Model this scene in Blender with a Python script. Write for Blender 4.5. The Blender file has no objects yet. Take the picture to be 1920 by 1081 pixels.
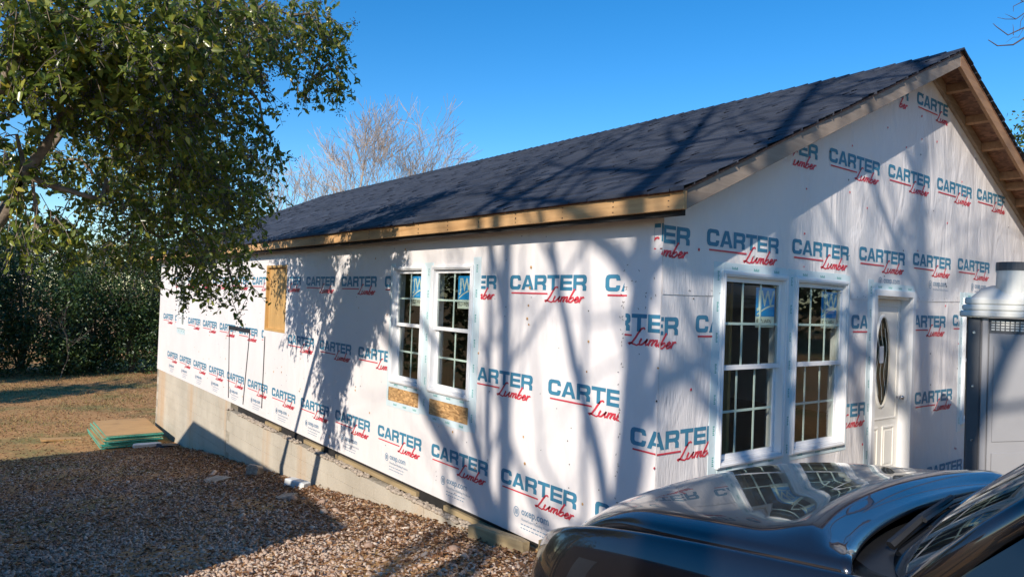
import bpy, bmesh, math, random
import numpy as np
from mathutils import Vector, Matrix
random.seed(7); rng = np.random.default_rng(7)
sc = bpy.context.scene
COL = sc.collection
R_ = math.radians

# ------------------------------------------------------------------ camera, sky, sun, exposure
CAM = np.array([-4.3255, -3.6803, 2.2624])
YAW, PITCH, ROLL, FPX = 0.6578, 0.0156, 0.0372, 1330.85
_cy, _sy = math.cos(YAW), math.sin(YAW)
FW = np.array([_sy*math.cos(PITCH), _cy*math.cos(PITCH), math.sin(PITCH)])
_r = np.array([_cy, -_sy, 0.0]); _u = np.cross(_r, FW)
RT = math.cos(ROLL)*_r + math.sin(ROLL)*_u
UP = -math.sin(ROLL)*_r + math.cos(ROLL)*_u
cam_d = bpy.data.cameras.new('camera'); cam = bpy.data.objects.new('camera', cam_d); COL.objects.link(cam)
cam_d.sensor_fit = 'HORIZONTAL'; cam_d.sensor_width = 36.0; cam_d.lens = 36.0*FPX/1920.0
cam_d.clip_start = 0.05; cam_d.clip_end = 2000
M = Matrix(((RT[0], UP[0], -FW[0], CAM[0]), (RT[1], UP[1], -FW[1], CAM[1]), (RT[2], UP[2], -FW[2], CAM[2]), (0, 0, 0, 1)))
cam.matrix_world = M
sc.camera = cam

SUN = np.array([-2.0, -1.0, 1.2]); SUN /= np.linalg.norm(SUN)      # towards the sun
w = bpy.data.worlds.new('World'); sc.world = w; w.use_nodes = True
nt = w.node_tree; nt.nodes.clear()
sky = nt.nodes.new('ShaderNodeTexSky'); sky.sky_type = 'NISHITA'; sky.sun_disc = False
sky.sun_elevation = math.asin(SUN[2]); sky.sun_rotation = math.atan2(SUN[0], SUN[1])
sky.altitude = 200; sky.air_density = 1.0; sky.dust_density = 0.0; sky.ozone_density = 4.0
bg = nt.nodes.new('ShaderNodeBackground'); bg.inputs[1].default_value = 0.15
ow = nt.nodes.new('ShaderNodeOutputWorld')
hs = nt.nodes.new('ShaderNodeHueSaturation'); hs.inputs['Saturation'].default_value = 1.32
nt.links.new(sky.outputs[0], hs.inputs['Color']); nt.links.new(hs.outputs[0], bg.inputs[0]); nt.links.new(bg.outputs[0], ow.inputs[0])
sd = bpy.data.lights.new('sun', 'SUN'); sd.energy = 4.9; sd.angle = R_(0.53); sd.color = (1.0, 0.90, 0.78)
so = bpy.data.objects.new('sun', sd); COL.objects.link(so)
so.rotation_euler = Vector(SUN.tolist()).to_track_quat('Z', 'Y').to_euler()
sc.view_settings.view_transform = 'Standard'; sc.view_settings.look = 'None'
sc.view_settings.exposure = 0.25; sc.view_settings.gamma = 1.0
sc.view_settings.use_curve_mapping = False

def at(px, py, depth):                       # a point in the place, seen along one line of sight at a distance
    return CAM + (FW + RT*(px-960)/FPX - UP*(py-540.5)/FPX)*depth
def gz(x, y):                                # height of the sloping yard
    y = np.asarray(y, float)
    z = 0.1 - 0.11*y
    t = np.clip((y-12.5)/4.0, 0, 1); t = t*t*(3-2*t)
    z = np.where(y > 12.5, z*(1-t) + (-1.62)*t, z)
    return np.where(y < -7, 0.87 + 0.01*(-7-y), z)

# ------------------------------------------------------------------ materials
def new_mat(name):
    m = bpy.data.materials.new(name); m.use_nodes = True
    return m, m.node_tree, m.node_tree.nodes['Principled BSDF']
def ramp(nt, fac, stops):
    r = nt.nodes.new('ShaderNodeValToRGB'); e = r.color_ramp.elements
    while len(e) < len(stops): e.new(0.5)
    for el, (p, c) in zip(e, stops): el.position = p; el.color = (*c, 1)
    nt.links.new(fac, r.inputs[0]); return r.outputs[0]
def noise(nt, scale, detail=4, vec=None, rough=0.55, dist=0.0):
    n = nt.nodes.new('ShaderNodeTexNoise'); n.inputs['Scale'].default_value = scale
    n.inputs['Detail'].default_value = detail; n.inputs['Roughness'].default_value = rough
    n.inputs['Distortion'].default_value = dist
    if vec is not None: nt.links.new(vec, n.inputs['Vector'])
    return n.outputs['Fac']
def coord(nt, scale=(1, 1, 1), rot=(0, 0, 0), kind='Object'):
    c = nt.nodes.new('ShaderNodeTexCoord'); mp = nt.nodes.new('ShaderNodeMapping')
    mp.inputs['Scale'].default_value = scale; mp.inputs['Rotation'].default_value = rot
    nt.links.new(c.outputs[kind], mp.inputs[0]); return mp.outputs[0]
def geopos(nt, scale=(1, 1, 1), rot=(0, 0, 0)):
    c = nt.nodes.new('ShaderNodeNewGeometry'); mp = nt.nodes.new('ShaderNodeMapping')
    mp.inputs['Scale'].default_value = scale; mp.inputs['Rotation'].default_value = rot
    nt.links.new(c.outputs['Position'], mp.inputs[0]); return mp.outputs[0]
def bump(nt, b, h, strength=0.3, dist=0.02, prev=None):
    n = nt.nodes.new('ShaderNodeBump'); n.inputs['Strength'].default_value = strength; n.inputs['Distance'].default_value = dist
    nt.links.new(h, n.inputs['Height'])
    if prev is not None: nt.links.new(prev, n.inputs['Normal'])
    nt.links.new(n.outputs[0], b.inputs['Normal']); return n.outputs[0]
def mix(nt, fac, a, b, mode='MIX'):
    n = nt.nodes.new('ShaderNodeMix'); n.data_type = 'RGBA'; n.blend_type = mode
    for i, v in ((6, a), (7, b)):
        if isinstance(v, tuple): n.inputs[i].default_value = (*v, 1)
        else: nt.links.new(v, n.inputs[i])
    if isinstance(fac, (int, float)): n.inputs[0].default_value = fac
    else: nt.links.new(fac, n.inputs[0])
    return n.outputs[2]
def attr(nt, name):
    a = nt.nodes.new('ShaderNodeAttribute'); a.attribute_name = name; return a.outputs['Fac']
def simple(name, col, rough=0.5, var=0.15, scale=8, metal=0.0, spec=0.5, bmp=0.0, bscale=60):
    m, t, b = new_mat(name)
    n = noise(t, scale, 5, geopos(t))
    lo = tuple(max(0, c*(1-var)) for c in col); hi = tuple(min(1, c*(1+var)) for c in col)
    t.links.new(ramp(t, n, [(0.3, lo), (0.7, hi)]), b.inputs['Base Color'])
    b.inputs['Roughness'].default_value = rough; b.inputs['Metallic'].default_value = metal
    b.inputs['Specular IOR Level'].default_value = spec
    if bmp: bump(t, b, noise(t, bscale, 4, geopos(t)), bmp, 0.01)
    return m
def wood(name, c1, c2, axis='y', rough=0.65, dirt=0.0):
    m, t, b = new_mat(name)
    sc_ = {'x': (0.8, 14, 14), 'y': (14, 0.8, 14), 'z': (14, 14, 0.8)}[axis]
    n = noise(t, 1.6, 6, geopos(t, sc_), 0.6, 0.6)
    c = ramp(t, n, [(0.25, c1), (0.75, c2)])
    n2 = noise(t, 2.2, 4, geopos(t))
    c = mix(t, ramp(t, n2, [(0.5, (0, 0, 0)), (0.75, (dirt, dirt, dirt))]), c, tuple(v*0.35 for v in c1))
    t.links.new(c, b.inputs['Base Color']); b.inputs['Roughness'].default_value = rough
    bump(t, b, n, 0.25, 0.004)
    return m
def wrap_mat(name, wr):
    m, t, b = new_mat(name)
    n0 = noise(t, 0.9, 4, geopos(t))
    c = ramp(t, n0, [(0.3, (0.735, 0.700, 0.690)), (0.7, (0.80, 0.765, 0.75))])
    t.links.new(c, b.inputs['Base Color']); b.inputs['Roughness'].default_value = 0.42
    b.inputs['Specular IOR Level'].default_value = 0.4
    a = bump(t, b, noise(t, 3.0, 3, geopos(t, (1, 1, 0.35)), 0.5, 0.8), 0.35*wr, 0.05)
    p = bump(t, b, noise(t, 9.0, 4, geopos(t, (5, 5, 0.6), (R_(35), R_(-35), 0)), 0.55, 1.2), 0.22*wr, 0.012, a)
    bump(t, b, noise(t, 500, 2, geopos(t)), 0.06, 0.001, p)
    return m
MT = {}
MT['wrap_side'] = wrap_mat('house_wrap_side', 0.9)
MT['wrap_gable'] = wrap_mat('house_wrap_gable', 2.3)
MT['teal'] = simple('print_teal', (0.050, 0.215, 0.335), 0.5, 0.12, 5)
MT['red'] = simple('print_red', (0.62, 0.05, 0.075), 0.5, 0.1, 5)
MT['greyblue'] = simple('print_grey_blue', (0.20, 0.31, 0.42), 0.5, 0.1, 5)
MT['tape'] = simple('flashing_tape', (0.62, 0.74, 0.77), 0.3, 0.06, 6, bmp=0.15, bscale=20)
MT['tapetext'] = simple('tape_lettering', (0.10, 0.38, 0.36), 0.5, 0.2)
MT['vinyl'] = simple('white_vinyl', (0.80, 0.80, 0.80), 0.28, 0.03, 3)
MT['muntin'] = simple('pale_grid', (0.80, 0.88, 0.82), 0.35, 0.05, 5)
MT['doorpaint'] = simple('door_paint', (0.78, 0.755, 0.69), 0.4, 0.04, 3)
MT['osb'] = None
def osb_mat(name, c1, c2):
    m, t, b = new_mat(name)
    v = t.nodes.new('ShaderNodeTexVoronoi'); v.inputs['Scale'].default_value = 34
    t.links.new(geopos(t, (1, 0.6, 1.7), (0.3, 0.2, 0.5)), v.inputs['Vector'])
    sep = t.nodes.new('ShaderNodeSeparateColor'); t.links.new(v.outputs['Color'], sep.inputs[0])
    c = ramp(t, sep.outputs[0], [(0.0, c1), (0.6, c2), (1.0, tuple(min(1, x*1.35) for x in c2))])
    t.links.new(c, b.inputs['Base Color']); b.inputs['Roughness'].default_value = 0.7
    bump(t, b, sep.outputs[1], 0.2, 0.003); return m
MT['osb'] = osb_mat('strand_board', (0.30, 0.16, 0.06), (0.52, 0.31, 0.13))
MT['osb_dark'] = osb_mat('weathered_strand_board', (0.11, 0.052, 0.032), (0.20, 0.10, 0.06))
MT['ply'] = wood('orange_plywood', (0.44, 0.25, 0.08), (0.62, 0.39, 0.15), 'z', dirt=.3)
MT['ply_top'] = wood('sheet_face', (0.38, 0.22, 0.09), (0.58, 0.36, 0.15), 'x', dirt=0.4)
MT['fascia'] = wood('new_pine', (0.44, 0.24, 0.095), (0.66, 0.41, 0.19), 'y', dirt=0.35)
MT['rake'] = wood('weathered_pine', (0.22, 0.17, 0.13), (0.36, 0.29, 0.23), 'x', dirt=0.6)
MT['rake_brown'] = wood('brown_pine', (0.25, 0.135, 0.07), (0.40, 0.23, 0.12), 'x', dirt=0.3)
MT['sill'] = wood('treated_sill', (0.29, 0.21, 0.11), (0.44, 0.34, 0.19), 'y', dirt=0.5)
MT['dark'] = simple('felt_and_gap_shade', (0.02, 0.018, 0.016), 0.9, 0.3)  # near-black for painted shade in the sill gap and the sub-fascia strip
MT['black'] = simple('black_strap', (0.02, 0.022, 0.028), 0.6, 0.3)
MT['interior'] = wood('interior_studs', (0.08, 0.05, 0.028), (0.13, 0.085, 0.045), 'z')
MT['green_edge'] = simple('green_edge_paint', (0.05, 0.40, 0.31), 0.6, 0.35, 25)
MT['green_edge_b'] = simple('dark_green_edge_paint', (0.03, 0.22, 0.17), 0.6, 0.35, 25)
MT['sticker_blue'] = simple('sticker_blue', (0.02, 0.34, 0.78), 0.35, 0.05)
MT['sticker_cream'] = simple('sticker_cream', (0.80, 0.82, 0.70), 0.4, 0.05)
MT['white_plastic'] = simple('white_plastic', (0.62, 0.64, 0.64), 0.5, 0.1, 10)
# concrete block
m, t, b = new_mat('concrete_block'); MT['block'] = m
n1 = noise(t, 1.1, 6, geopos(t), 0.6); n2 = noise(t, 45, 5, geopos(t)); n3 = noise(t, 0.55, 5, geopos(t, (1, 1, 0.12)), 0.6)
c = ramp(t, n1, [(0.3, (0.40, 0.35, 0.265)), (0.7, (0.60, 0.535, 0.42))])
c = mix(t, ramp(t, n3, [(0.54, (0, 0, 0)), (0.64, (0.75, 0.75, 0.75))]), c, (0.50, 0.29, 0.12))
c = mix(t, 0.25, c, ramp(t, n2, [(0.3, (0.2, 0.19, 0.17)), (0.7, (0.5, 0.48, 0.44))]))
t.links.new(c, b.inputs['Base Color']); b.inputs['Roughness'].default_value = 0.9
bump(t, b, n2, 0.5, 0.004)
MT['mortar'] = simple('mortar', (0.33, 0.29, 0.225), 0.95, 0.3, 12, bmp=0.6, bscale=40)
MT['rubble'] = simple('broken_mortar', (0.36, 0.30, 0.235), 0.95, 0.4, 18, bmp=0.6, bscale=50)
# shingle
m, t, b = new_mat('asphalt_shingle'); MT['shingle'] = m
f = attr(t, 'tint'); n = noise(t, 260, 3, geopos(t)); n2 = noise(t, 1.3, 4, geopos(t))
c = ramp(t, f, [(0.0, (0.009, 0.013, 0.024)), (0.5, (0.019, 0.027, 0.047)), (1.0, (0.046, 0.058, 0.088))])
c = mix(t, 0.35, c, ramp(t, n, [(0.35, (0.010, 0.012, 0.017)), (0.7, (0.07, 0.076, 0.092))]))
c = mix(t, 0.45, c, ramp(t, noise(t, 1.5, 5, geopos(t, (9, .5, 9)), .65), [(0.35, (0.009, 0.012, 0.021)), (0.68, (0.062, 0.074, 0.105))]))
t.links.new(c, b.inputs['Base Color']); b.inputs['Roughness'].default_value = 0.75
bump(t, b, n, 0.5, 0.004)
# glass pane
m = bpy.data.materials.new('window_glass'); m.use_nodes = True; t = m.node_tree; t.nodes.clear(); MT['glass'] = m
o = t.nodes.new('ShaderNodeOutputMaterial'); mx = t.nodes.new('ShaderNodeMixShader'); tr = t.nodes.new('ShaderNodeBsdfTransparent')
gl = t.nodes.new('ShaderNodeBsdfGlossy'); gl.inputs['Roughness'].default_value = 0.01; gl.inputs['Color'].default_value = (0.95, 1, 0.98, 1)
tr.inputs[0].default_value = (0.80, 0.86, 0.83, 1)
lw = t.nodes.new('ShaderNodeLayerWeight'); lw.inputs[0].default_value = 0.5
pw = t.nodes.new('ShaderNodeMath'); pw.operation = 'POWER'; pw.inputs[1].default_value = 5.0; t.links.new(lw.outputs['Facing'], pw.inputs[0])
fr = t.nodes.new('ShaderNodeMath'); fr.operation = 'MULTIPLY_ADD'; fr.inputs[1].default_value = 0.88; fr.inputs[2].default_value = 0.09; t.links.new(pw.outputs[0], fr.inputs[0])
t.links.new(fr.outputs[0], mx.inputs[0]); t.links.new(tr.outputs[0], mx.inputs[1]); t.links.new(gl.outputs[0], mx.inputs[2]); t.links.new(mx.outputs[0], o.inputs[0])
bp_ = t.nodes.new('ShaderNodeBump'); bp_.inputs['Strength'].default_value = 0.02; bp_.inputs['Distance'].default_value = 0.02
t.links.new(noise(t, 2.5, 2, geopos(t)), bp_.inputs['Height']); t.links.new(bp_.outputs[0], gl.inputs['Normal'])
# car
m, t, b = new_mat('dark_car_paint'); MT['paint'] = m
b.inputs['Base Color'].default_value = (0.030, 0.031, 0.036, 1); b.inputs['Metallic'].default_value = 0.4; b.inputs['Roughness'].default_value = 0.25
b.inputs['Coat Weight'].default_value = 1.0; b.inputs['Coat Roughness'].default_value = 0.0; b.inputs['Coat IOR'].default_value = 1.75
nf = noise(t, 900, 2, geopos(t)); t.links.new(ramp(t, nf, [(0.35, (0.008, 0.008, 0.010)), (0.7, (0.02, 0.02, 0.024))]), b.inputs['Base Color'])
m, t, b = new_mat('car_glass'); MT['car_glass'] = m
b.inputs['Base Color'].default_value = (0.006, 0.010, 0.014, 1); b.inputs['Roughness'].default_value = 0.01; b.inputs['IOR'].default_value = 1.6
t.links.new(ramp(t, noise(t, 3, 3, geopos(t)), [(0.3, (0.005, 0.008, 0.012)), (0.7, (0.010, 0.015, 0.02))]), b.inputs['Base Color'])
MT['rubber'] = simple('rubber', (0.018, 0.018, 0.018), 0.75, 0.25, 20)
MT['trim'] = simple('black_trim', (0.015, 0.016, 0.018), 0.45, 0.2, 20)
MT['chrome'] = simple('wheel_alloy', (0.5, 0.5, 0.52), 0.25, 0.05, 5, metal=0.9)
MT['lamp'] = simple('headlight_lens', (0.25, 0.27, 0.29), 0.05, 0.2, 30, metal=0.6)
# toilet
MT['tgrey'] = simple('grey_polyethylene', (0.27, 0.27, 0.28), 0.5, 0.05, 3)
MT['tdark'] = simple('dark_grey_post', (0.075, 0.078, 0.085), 0.5, 0.1, 5)
MT['twhite'] = simple('off_white_roof_plastic', (0.58, 0.58, 0.54), 0.45, 0.10, 7, bmp=0.1, bscale=9)
# vegetation
def leaf_mat(name, stops, trans=0.3, rough=0.35):
    m, t, b = new_mat(name)
    c = ramp(t, attr(t, 'tint'), stops)
    t.links.new(c, b.inputs['Base Color']); b.inputs['Roughness'].default_value = rough; b.inputs['Specular IOR Level'].default_value = 0.5
    o = t.nodes['Material Output']; mx = t.nodes.new('ShaderNodeMixShader'); tl = t.nodes.new('ShaderNodeBsdfTranslucent')
    cc = mix(t, 0.5, c, (0.25, 0.32, 0.03), 'SCREEN'); t.links.new(mix(t, 0.6, c, cc), tl.inputs[0])
    mx.inputs[0].default_value = trans
    t.links.new(b.outputs[0], mx.inputs[1]); t.links.new(tl.outputs[0], mx.inputs[2]); t.links.new(mx.outputs[0], o.inputs[0])
    return m
MT['privet'] = leaf_mat('privet_leaf', [(0.0, (0.042, 0.075, 0.016)), (0.40, (0.125, 0.175, 0.032)), (0.80, (0.27, 0.30, 0.055)), (0.97, (0.50, 0.43, 0.06))], 0.42, 0.27)
MT['hedge'] = leaf_mat('hedge_leaf', [(0.0, (0.020, 0.042, 0.015)), (0.6, (0.042, 0.085, 0.025)), (1.0, (0.10, 0.14, 0.032))], 0.2, 0.4)
MT['pine'] = leaf_mat('pine_foliage', [(0.0, (0.03, 0.06, 0.015)), (0.6, (0.08, 0.13, 0.03)), (1.0, (0.16, 0.20, 0.05))], 0.2, 0.5)
MT['berry'] = simple('blue_black_berry', (0.035, 0.035, 0.06), 0.5, 0.4, 40)
MT['bark'] = simple('grey_brown_bark', (0.20, 0.155, 0.115), 0.9, 0.4, 14, bmp=0.7, bscale=30)
MT['twig'] = simple('pale_twig', (0.38, 0.315, 0.265), 0.85, 0.25, 3)
MT['twig_dark'] = simple('dark_twig', (0.075, 0.05, 0.045), 0.9, 0.3, 6)
MT['grass'] = leaf_mat('grass_blade', [(0.0, (0.08, 0.11, 0.028)), (0.4, (0.24, 0.19, 0.06)), (1.0, (0.42, 0.30, 0.13))], 0.2, 0.6)
MT['litter'] = leaf_mat('fallen_leaf', [(0.0, (0.09, 0.040, 0.020)), (0.45, (0.20, 0.092, 0.040)), (0.8, (0.34, 0.185, 0.085)), (1.0, (0.50, 0.36, 0.21))], 0.1, 0.65)
m, t, b = new_mat('gravel_stone'); MT['gravel'] = m
c = ramp(t, attr(t, 'tint'), [(0.0, (0.21, 0.11, 0.07)), (0.35, (0.42, 0.275, 0.185)), (0.7, (0.57, 0.435, 0.32)), (1.0, (0.72, 0.62, 0.51))])
c = mix(t, 0.25, c, ramp(t, noise(t, 60, 4, geopos(t)), [(0.3, (0.12, 0.10, 0.09)), (0.7, (0.55, 0.5, 0.45))]))
t.links.new(c, b.inputs['Base Color']); b.inputs['Roughness'].default_value = 0.85
# ground
m, t, b = new_mat('ground_soil'); MT['ground'] = m
p = geopos(t)
n1 = noise(t, 0.5, 6, p, 0.6); n2 = noise(t, 14, 6, p, 0.65); n3 = noise(t, 60, 4, p)
c = ramp(t, n2, [(0.25, (0.20, 0.09, 0.035)), (0.5, (0.44, 0.23, 0.085)), (0.8, (0.62, 0.42, 0.19))])
g = ramp(t, n3, [(0.3, (0.08, 0.10, 0.028)), (0.7, (0.26, 0.25, 0.08))])
c = mix(t, ramp(t, n1, [(0.50, (0, 0, 0)), (0.62, (0.75, 0.75, 0.75))]), c, g)
t.links.new(c, b.inputs['Base Color']); b.inputs['Roughness'].default_value = 0.95
bump(t, b, n2, 0.7, 0.03)

# ------------------------------------------------------------------ mesh helpers
def link(o, parent=None):
    COL.objects.link(o)
    if parent is not None: o.parent = parent
    return o
def tag(o, label=None, cat=None, group=None, kind=None):
    if label: o['label'] = label
    if cat: o['category'] = cat
    if group: o['group'] = group
    if kind: o['kind'] = kind
    return o
def empty(name, loc=(0, 0, 0), rz=0.0):
    o = bpy.data.objects.new(name, None); o.location = loc; o.rotation_euler = (0, 0, rz); o.empty_display_size = 0.2
    return link(o)
class MB:
    def __init__(s, T=None): s.v = []; s.f = []; s.T = T
    def add(s, vs, fs):
        k = len(s.v)
        if s.T: vs = [s.T(*p) for p in vs]
        s.v += [tuple(p) for p in vs]; s.f += [tuple(i+k for i in q) for q in fs]; return s
    def box(s, x0, x1, y0, y1, z0, z1):
        return s.add([(x0, y0, z0), (x1, y0, z0), (x1, y1, z0), (x0, y1, z0), (x0, y0, z1), (x1, y0, z1), (x1, y1, z1), (x0, y1, z1)],
                     [(0, 3, 2, 1), (4, 5, 6, 7), (0, 1, 5, 4), (1, 2, 6, 5), (2, 3, 7, 6), (3, 0, 4, 7)])
    def prism(s, pts, y0, y1):               # polygon in (x,z) pulled along y
        n = len(pts)
        return s.add([(x, y0, z) for x, z in pts] + [(x, y1, z) for x, z in pts],
                     [tuple(range(n)), tuple(range(2*n-1, n-1, -1))] + [(i, i+n, (i+1) % n+n, (i+1) % n) for i in range(n)])
    def tube(s, pts, rad, n=6, cap=True):
        pts = [np.array(p, float) for p in pts]; rings = []
        for i, p in enumerate(pts):
            d = pts[min(i+1, len(pts)-1)] - pts[max(i-1, 0)]; L = np.linalg.norm(d); d = d/L if L > 1e-9 else np.array([0, 0, 1.])
            a = np.cross(d, [0, 0, 1.] if abs(d[2]) < .9 else [1., 0, 0]); a /= np.linalg.norm(a); b_ = np.cross(d, a)
            r = rad[i] if hasattr(rad, '__len__') else rad
            rings.append([p + r*(math.cos(2*math.pi*k/n)*a + math.sin(2*math.pi*k/n)*b_) for k in range(n)])
        vs = [q for r in rings for q in r]; fs = []
        for i in range(len(pts)-1):
            for k in range(n): fs.append((i*n+k, i*n+(k+1) % n, (i+1)*n+(k+1) % n, (i+1)*n+k))
        if cap: fs += [tuple(range(n-1, -1, -1)), tuple(range((len(pts)-1)*n, len(pts)*n))]
        return s.add(vs, fs)
    def build(s, name, mat, parent=None, smooth=False, bevel=0.0):
        me = bpy.data.meshes.new(name); me.from_pydata(s.v, [], s.f); me.update()
        if s.T is not None or True:
            bm = bmesh.new(); bm.from_mesh(me); bmesh.ops.recalc_face_normals(bm, faces=bm.faces)
            if bevel: bmesh.ops.bevel(bm, geom=bm.edges, offset=bevel, segments=1, affect='EDGES', clamp_overlap=True)
            bm.to_mesh(me); bm.free()
        if smooth: me.polygons.foreach_set('use_smooth', [True]*len(me.polygons))
        me.materials.append(MT[mat] if isinstance(mat, str) else mat)
        return link(bpy.data.objects.new(name, me), parent)
def np_mesh(name, V, F, mat, parent=None, tint=None, smooth=False):      # V (n,3), F (m,k) equal-size faces, tint per face
    me = bpy.data.meshes.new(name); n, k = F.shape
    me.vertices.add(len(V)); me.vertices.foreach_set('co', V.astype(np.float32).ravel())
    me.loops.add(n*k); me.loops.foreach_set('vertex_index', F.astype(np.int32).ravel())
    me.polygons.add(n); me.polygons.foreach_set('loop_start', np.arange(0, n*k, k, dtype=np.int32)); me.polygons.foreach_set('loop_total', np.full(n, k, np.int32))
    if smooth: me.polygons.foreach_set('use_smooth', np.ones(n, bool))
    if tint is not None:
        a = me.attributes.new('tint', 'FLOAT', 'FACE'); a.data.foreach_set('value', tint.astype(np.float32))
    me.update(calc_edges=True); me.validate()
    me.materials.append(MT[mat] if isinstance(mat, str) else mat)
    return link(bpy.data.objects.new(name, me), parent)
LEAF = np.array([[0, 0, 0], [-.24, .28, .05], [-.20, .66, .05], [0, 1.0, -.06], [.20, .66, .05], [.24, .28, .05]])
LEAFF = np.array([[0, 3, 2, 1], [0, 5, 4, 3]])
def rot_from(dirs, rnd):
    y = dirs/np.linalg.norm(dirs, axis=1, keepdims=True)
    x = np.cross(y, rnd); x /= np.linalg.norm(x, axis=1, keepdims=True)+1e-9
    z = np.cross(x, y); return np.stack([x, y, z], axis=2)              # columns
def leaves(P, size, name, mat, parent=None, droop=0.5, tint=None, up=0.0, sunny=0.8):
    n = len(P)
    d = rng.normal(size=(n, 3)); d[:, 2] -= droop; nr = rng.normal(size=(n, 3)); nr += SUN*sunny; nr[:, 2] += up
    Rm = rot_from(d, nr)
    s = np.asarray(size).reshape(-1, 1, 1)*np.ones((n, 1, 1))
    V = (np.einsum('nij,kj->nki', Rm, LEAF)*s + P[:, None, :]).reshape(-1, 3)
    F = (LEAFF[None] + 6*np.arange(n)[:, None, None]).reshape(-1, 4)
    if tint is None: tint = rng.random(n)
    return np_mesh(name, V, F, mat, parent, np.repeat(tint, 2))
def ground_plane_T(o): return o

# ================================================================== GROUND
xs = np.concatenate([np.linspace(-400, -14, 14), np.linspace(-12, 12, 61), np.linspace(14, 400, 14)])
ys = np.concatenate([np.linspace(-400, -16, 12), np.linspace(-14, 34, 97), np.linspace(37, 600, 18)])
XX, YY = np.meshgrid(xs, ys); ZZ = gz(XX, YY) + 0.02*np.sin(XX*2.1+1)*np.cos(YY*1.7)*(np.abs(XX) < 12)
V = np.stack([XX.ravel(), YY.ravel(), ZZ.ravel()], 1); nx = len(xs)
I = (np.arange(len(ys)-1)[:, None]*nx + np.arange(nx-1)[None]).ravel()
F = np.stack([I, I+1, I+nx+1, I+nx], 1)
tag(np_mesh('ground', V, F, 'ground', smooth=True), kind='structure')

# gravel drive
def ground_pts(n, x0, x1, y0, y1):
    x = rng.uniform(x0, x1, n); y = rng.uniform(y0, y1, n); return x, y
ico = []; ph = (1+5**.5)/2
for a_ in (-1, 1):
    for b_ in (-ph, ph): ico += [(0, a_, b_), (a_, b_, 0), (b_, 0, a_)]
ico = np.array(ico)/np.linalg.norm(ico[0])
from itertools import combinations
el = min(np.linalg.norm(ico[i]-ico[j]) for i, j in combinations(range(12), 2))*1.05
ICOF = np.array([t_ for t_ in combinations(range(12), 3) if all(np.linalg.norm(ico[a_]-ico[b_]) < el for a_, b_ in combinations(t_, 2))])
for k_, t_ in enumerate(ICOF):
    if np.dot(np.cross(ico[t_[1]]-ico[t_[0]], ico[t_[2]]-ico[t_[0]]), ico[t_[0]]) < 0: ICOF[k_] = t_[::-1]
def stones(name, x, y, smin, smax, mat, lift=0.25):
    n = len(x); s = smin + (smax-smin)*rng.random(n)**2.2
    q = rng.normal(size=(n, 3, 3)); Q, _ = np.linalg.qr(q)
    sc_ = np.stack([s*rng.uniform(.8, 1.3, n), s*rng.uniform(.6, 1.0, n), s*rng.uniform(.35, .7, n)], 1)
    jit = 1 + 0.28*(rng.random((n, 12, 1))-.5)
    base = ico[None]*jit*sc_[:, None, :]
    tilt = rng.normal(scale=.35, size=(n, 2)); ang = rng.uniform(0, 6.28, n)
    ca, sa = np.cos(ang), np.sin(ang)
    bx = base[..., 0]*ca[:, None]-base[..., 1]*sa[:, None]; by = base[..., 0]*sa[:, None]+base[..., 1]*ca[:, None]
    bz = base[..., 2] + tilt[:, :1]*bx + tilt[:, 1:]*by
    Z = gz(x, y) + s*lift + rng.uniform(0, .012, n)
    V = np.stack([bx + x[:, None], by + y[:, None], bz + Z[:, None]], 2).reshape(-1, 3)
    F = (ICOF[None] + 12*np.arange(n)[:, None, None]).reshape(-1, 3)
    return np_mesh(name, V, F, mat, None, np.repeat(np.clip(rng.normal(.5, .25, n), 0, 1), 20))
gx, gy = [], []
for (a0, a1, b0, b1, dens) in ((-5.2, -0.12, -0.5, 5.0, 1500), (-5.2, -0.12, 5.0, 9.0, 800), (-6.2, -0.02, 9.0, 15.0, 260), (-3.4, 1.2, -2.2, -0.5, 240)):
    n = int((a1-a0)*(b1-b0)*dens); x, y = ground_pts(n, a0, a1, b0, b1); gx.append(x); gy.append(y)
gx = np.concatenate(gx); gy = np.concatenate(gy)
d_ = np.stack([gx-CAM[0], gy-CAM[1]], 1); fwd = d_@FW[:2]; rgt = d_@RT[:2]
keep = (fwd > 2.5) & (np.abs(rgt/fwd) < 0.82) & (rng.random(len(gx)) < np.clip(1.15-0.25*np.sin(gx*1.3+gy*.9), .5, 1)) & ((gy < 13) | (rng.random(len(gx)) < .5))
tag(stones('gravel', gx[keep], gy[keep], 0.007, 0.028, 'gravel'), 'grey and tan crushed stone gravel covering the sloping drive', 'gravel', kind='stuff')
# fallen leaves, denser beside the wall and on the far yard
def flat_leaves(name, x, y, smin, smax, mat, label, cat):
    n = len(x); P = np.stack([x, y, gz(x, y)+rng.uniform(.012, .04, n)], 1)
    ang = rng.uniform(0, 6.28, n); d = np.stack([np.cos(ang), np.sin(ang), rng.normal(scale=.25, size=n)], 1)
    nr = np.stack([rng.normal(scale=.35, size=n), rng.normal(scale=.35, size=n), np.ones(n)], 1)
    Rm = rot_from(d, nr); s = rng.uniform(smin, smax, n)[:, None, None]
    L = LEAF.copy(); L[:, 2] *= 2.5
    V = (np.einsum('nij,kj->nki', Rm, L)*s + P[:, None, :]).reshape(-1, 3)
    F = (LEAFF[None] + 6*np.arange(n)[:, None, None]).reshape(-1, 4)
    return tag(np_mesh(name, V, F, mat, None, np.repeat(rng.random(n), 2)), label, cat, kind='stuff')
lx = [rng.uniform(-5, -.1, 15000), -0.12-np.abs(rng.normal(scale=.7, size=9000)), rng.uniform(-9, 3, 20000)]
ly = [rng.uniform(-.5, 15, 15000), rng.uniform(0, 15, 9000), rng.uniform(14, 32, 20000)]
lx = np.concatenate(lx); ly = np.concatenate(ly); ok = (lx < -0.12) | (ly > 18.3)
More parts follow.
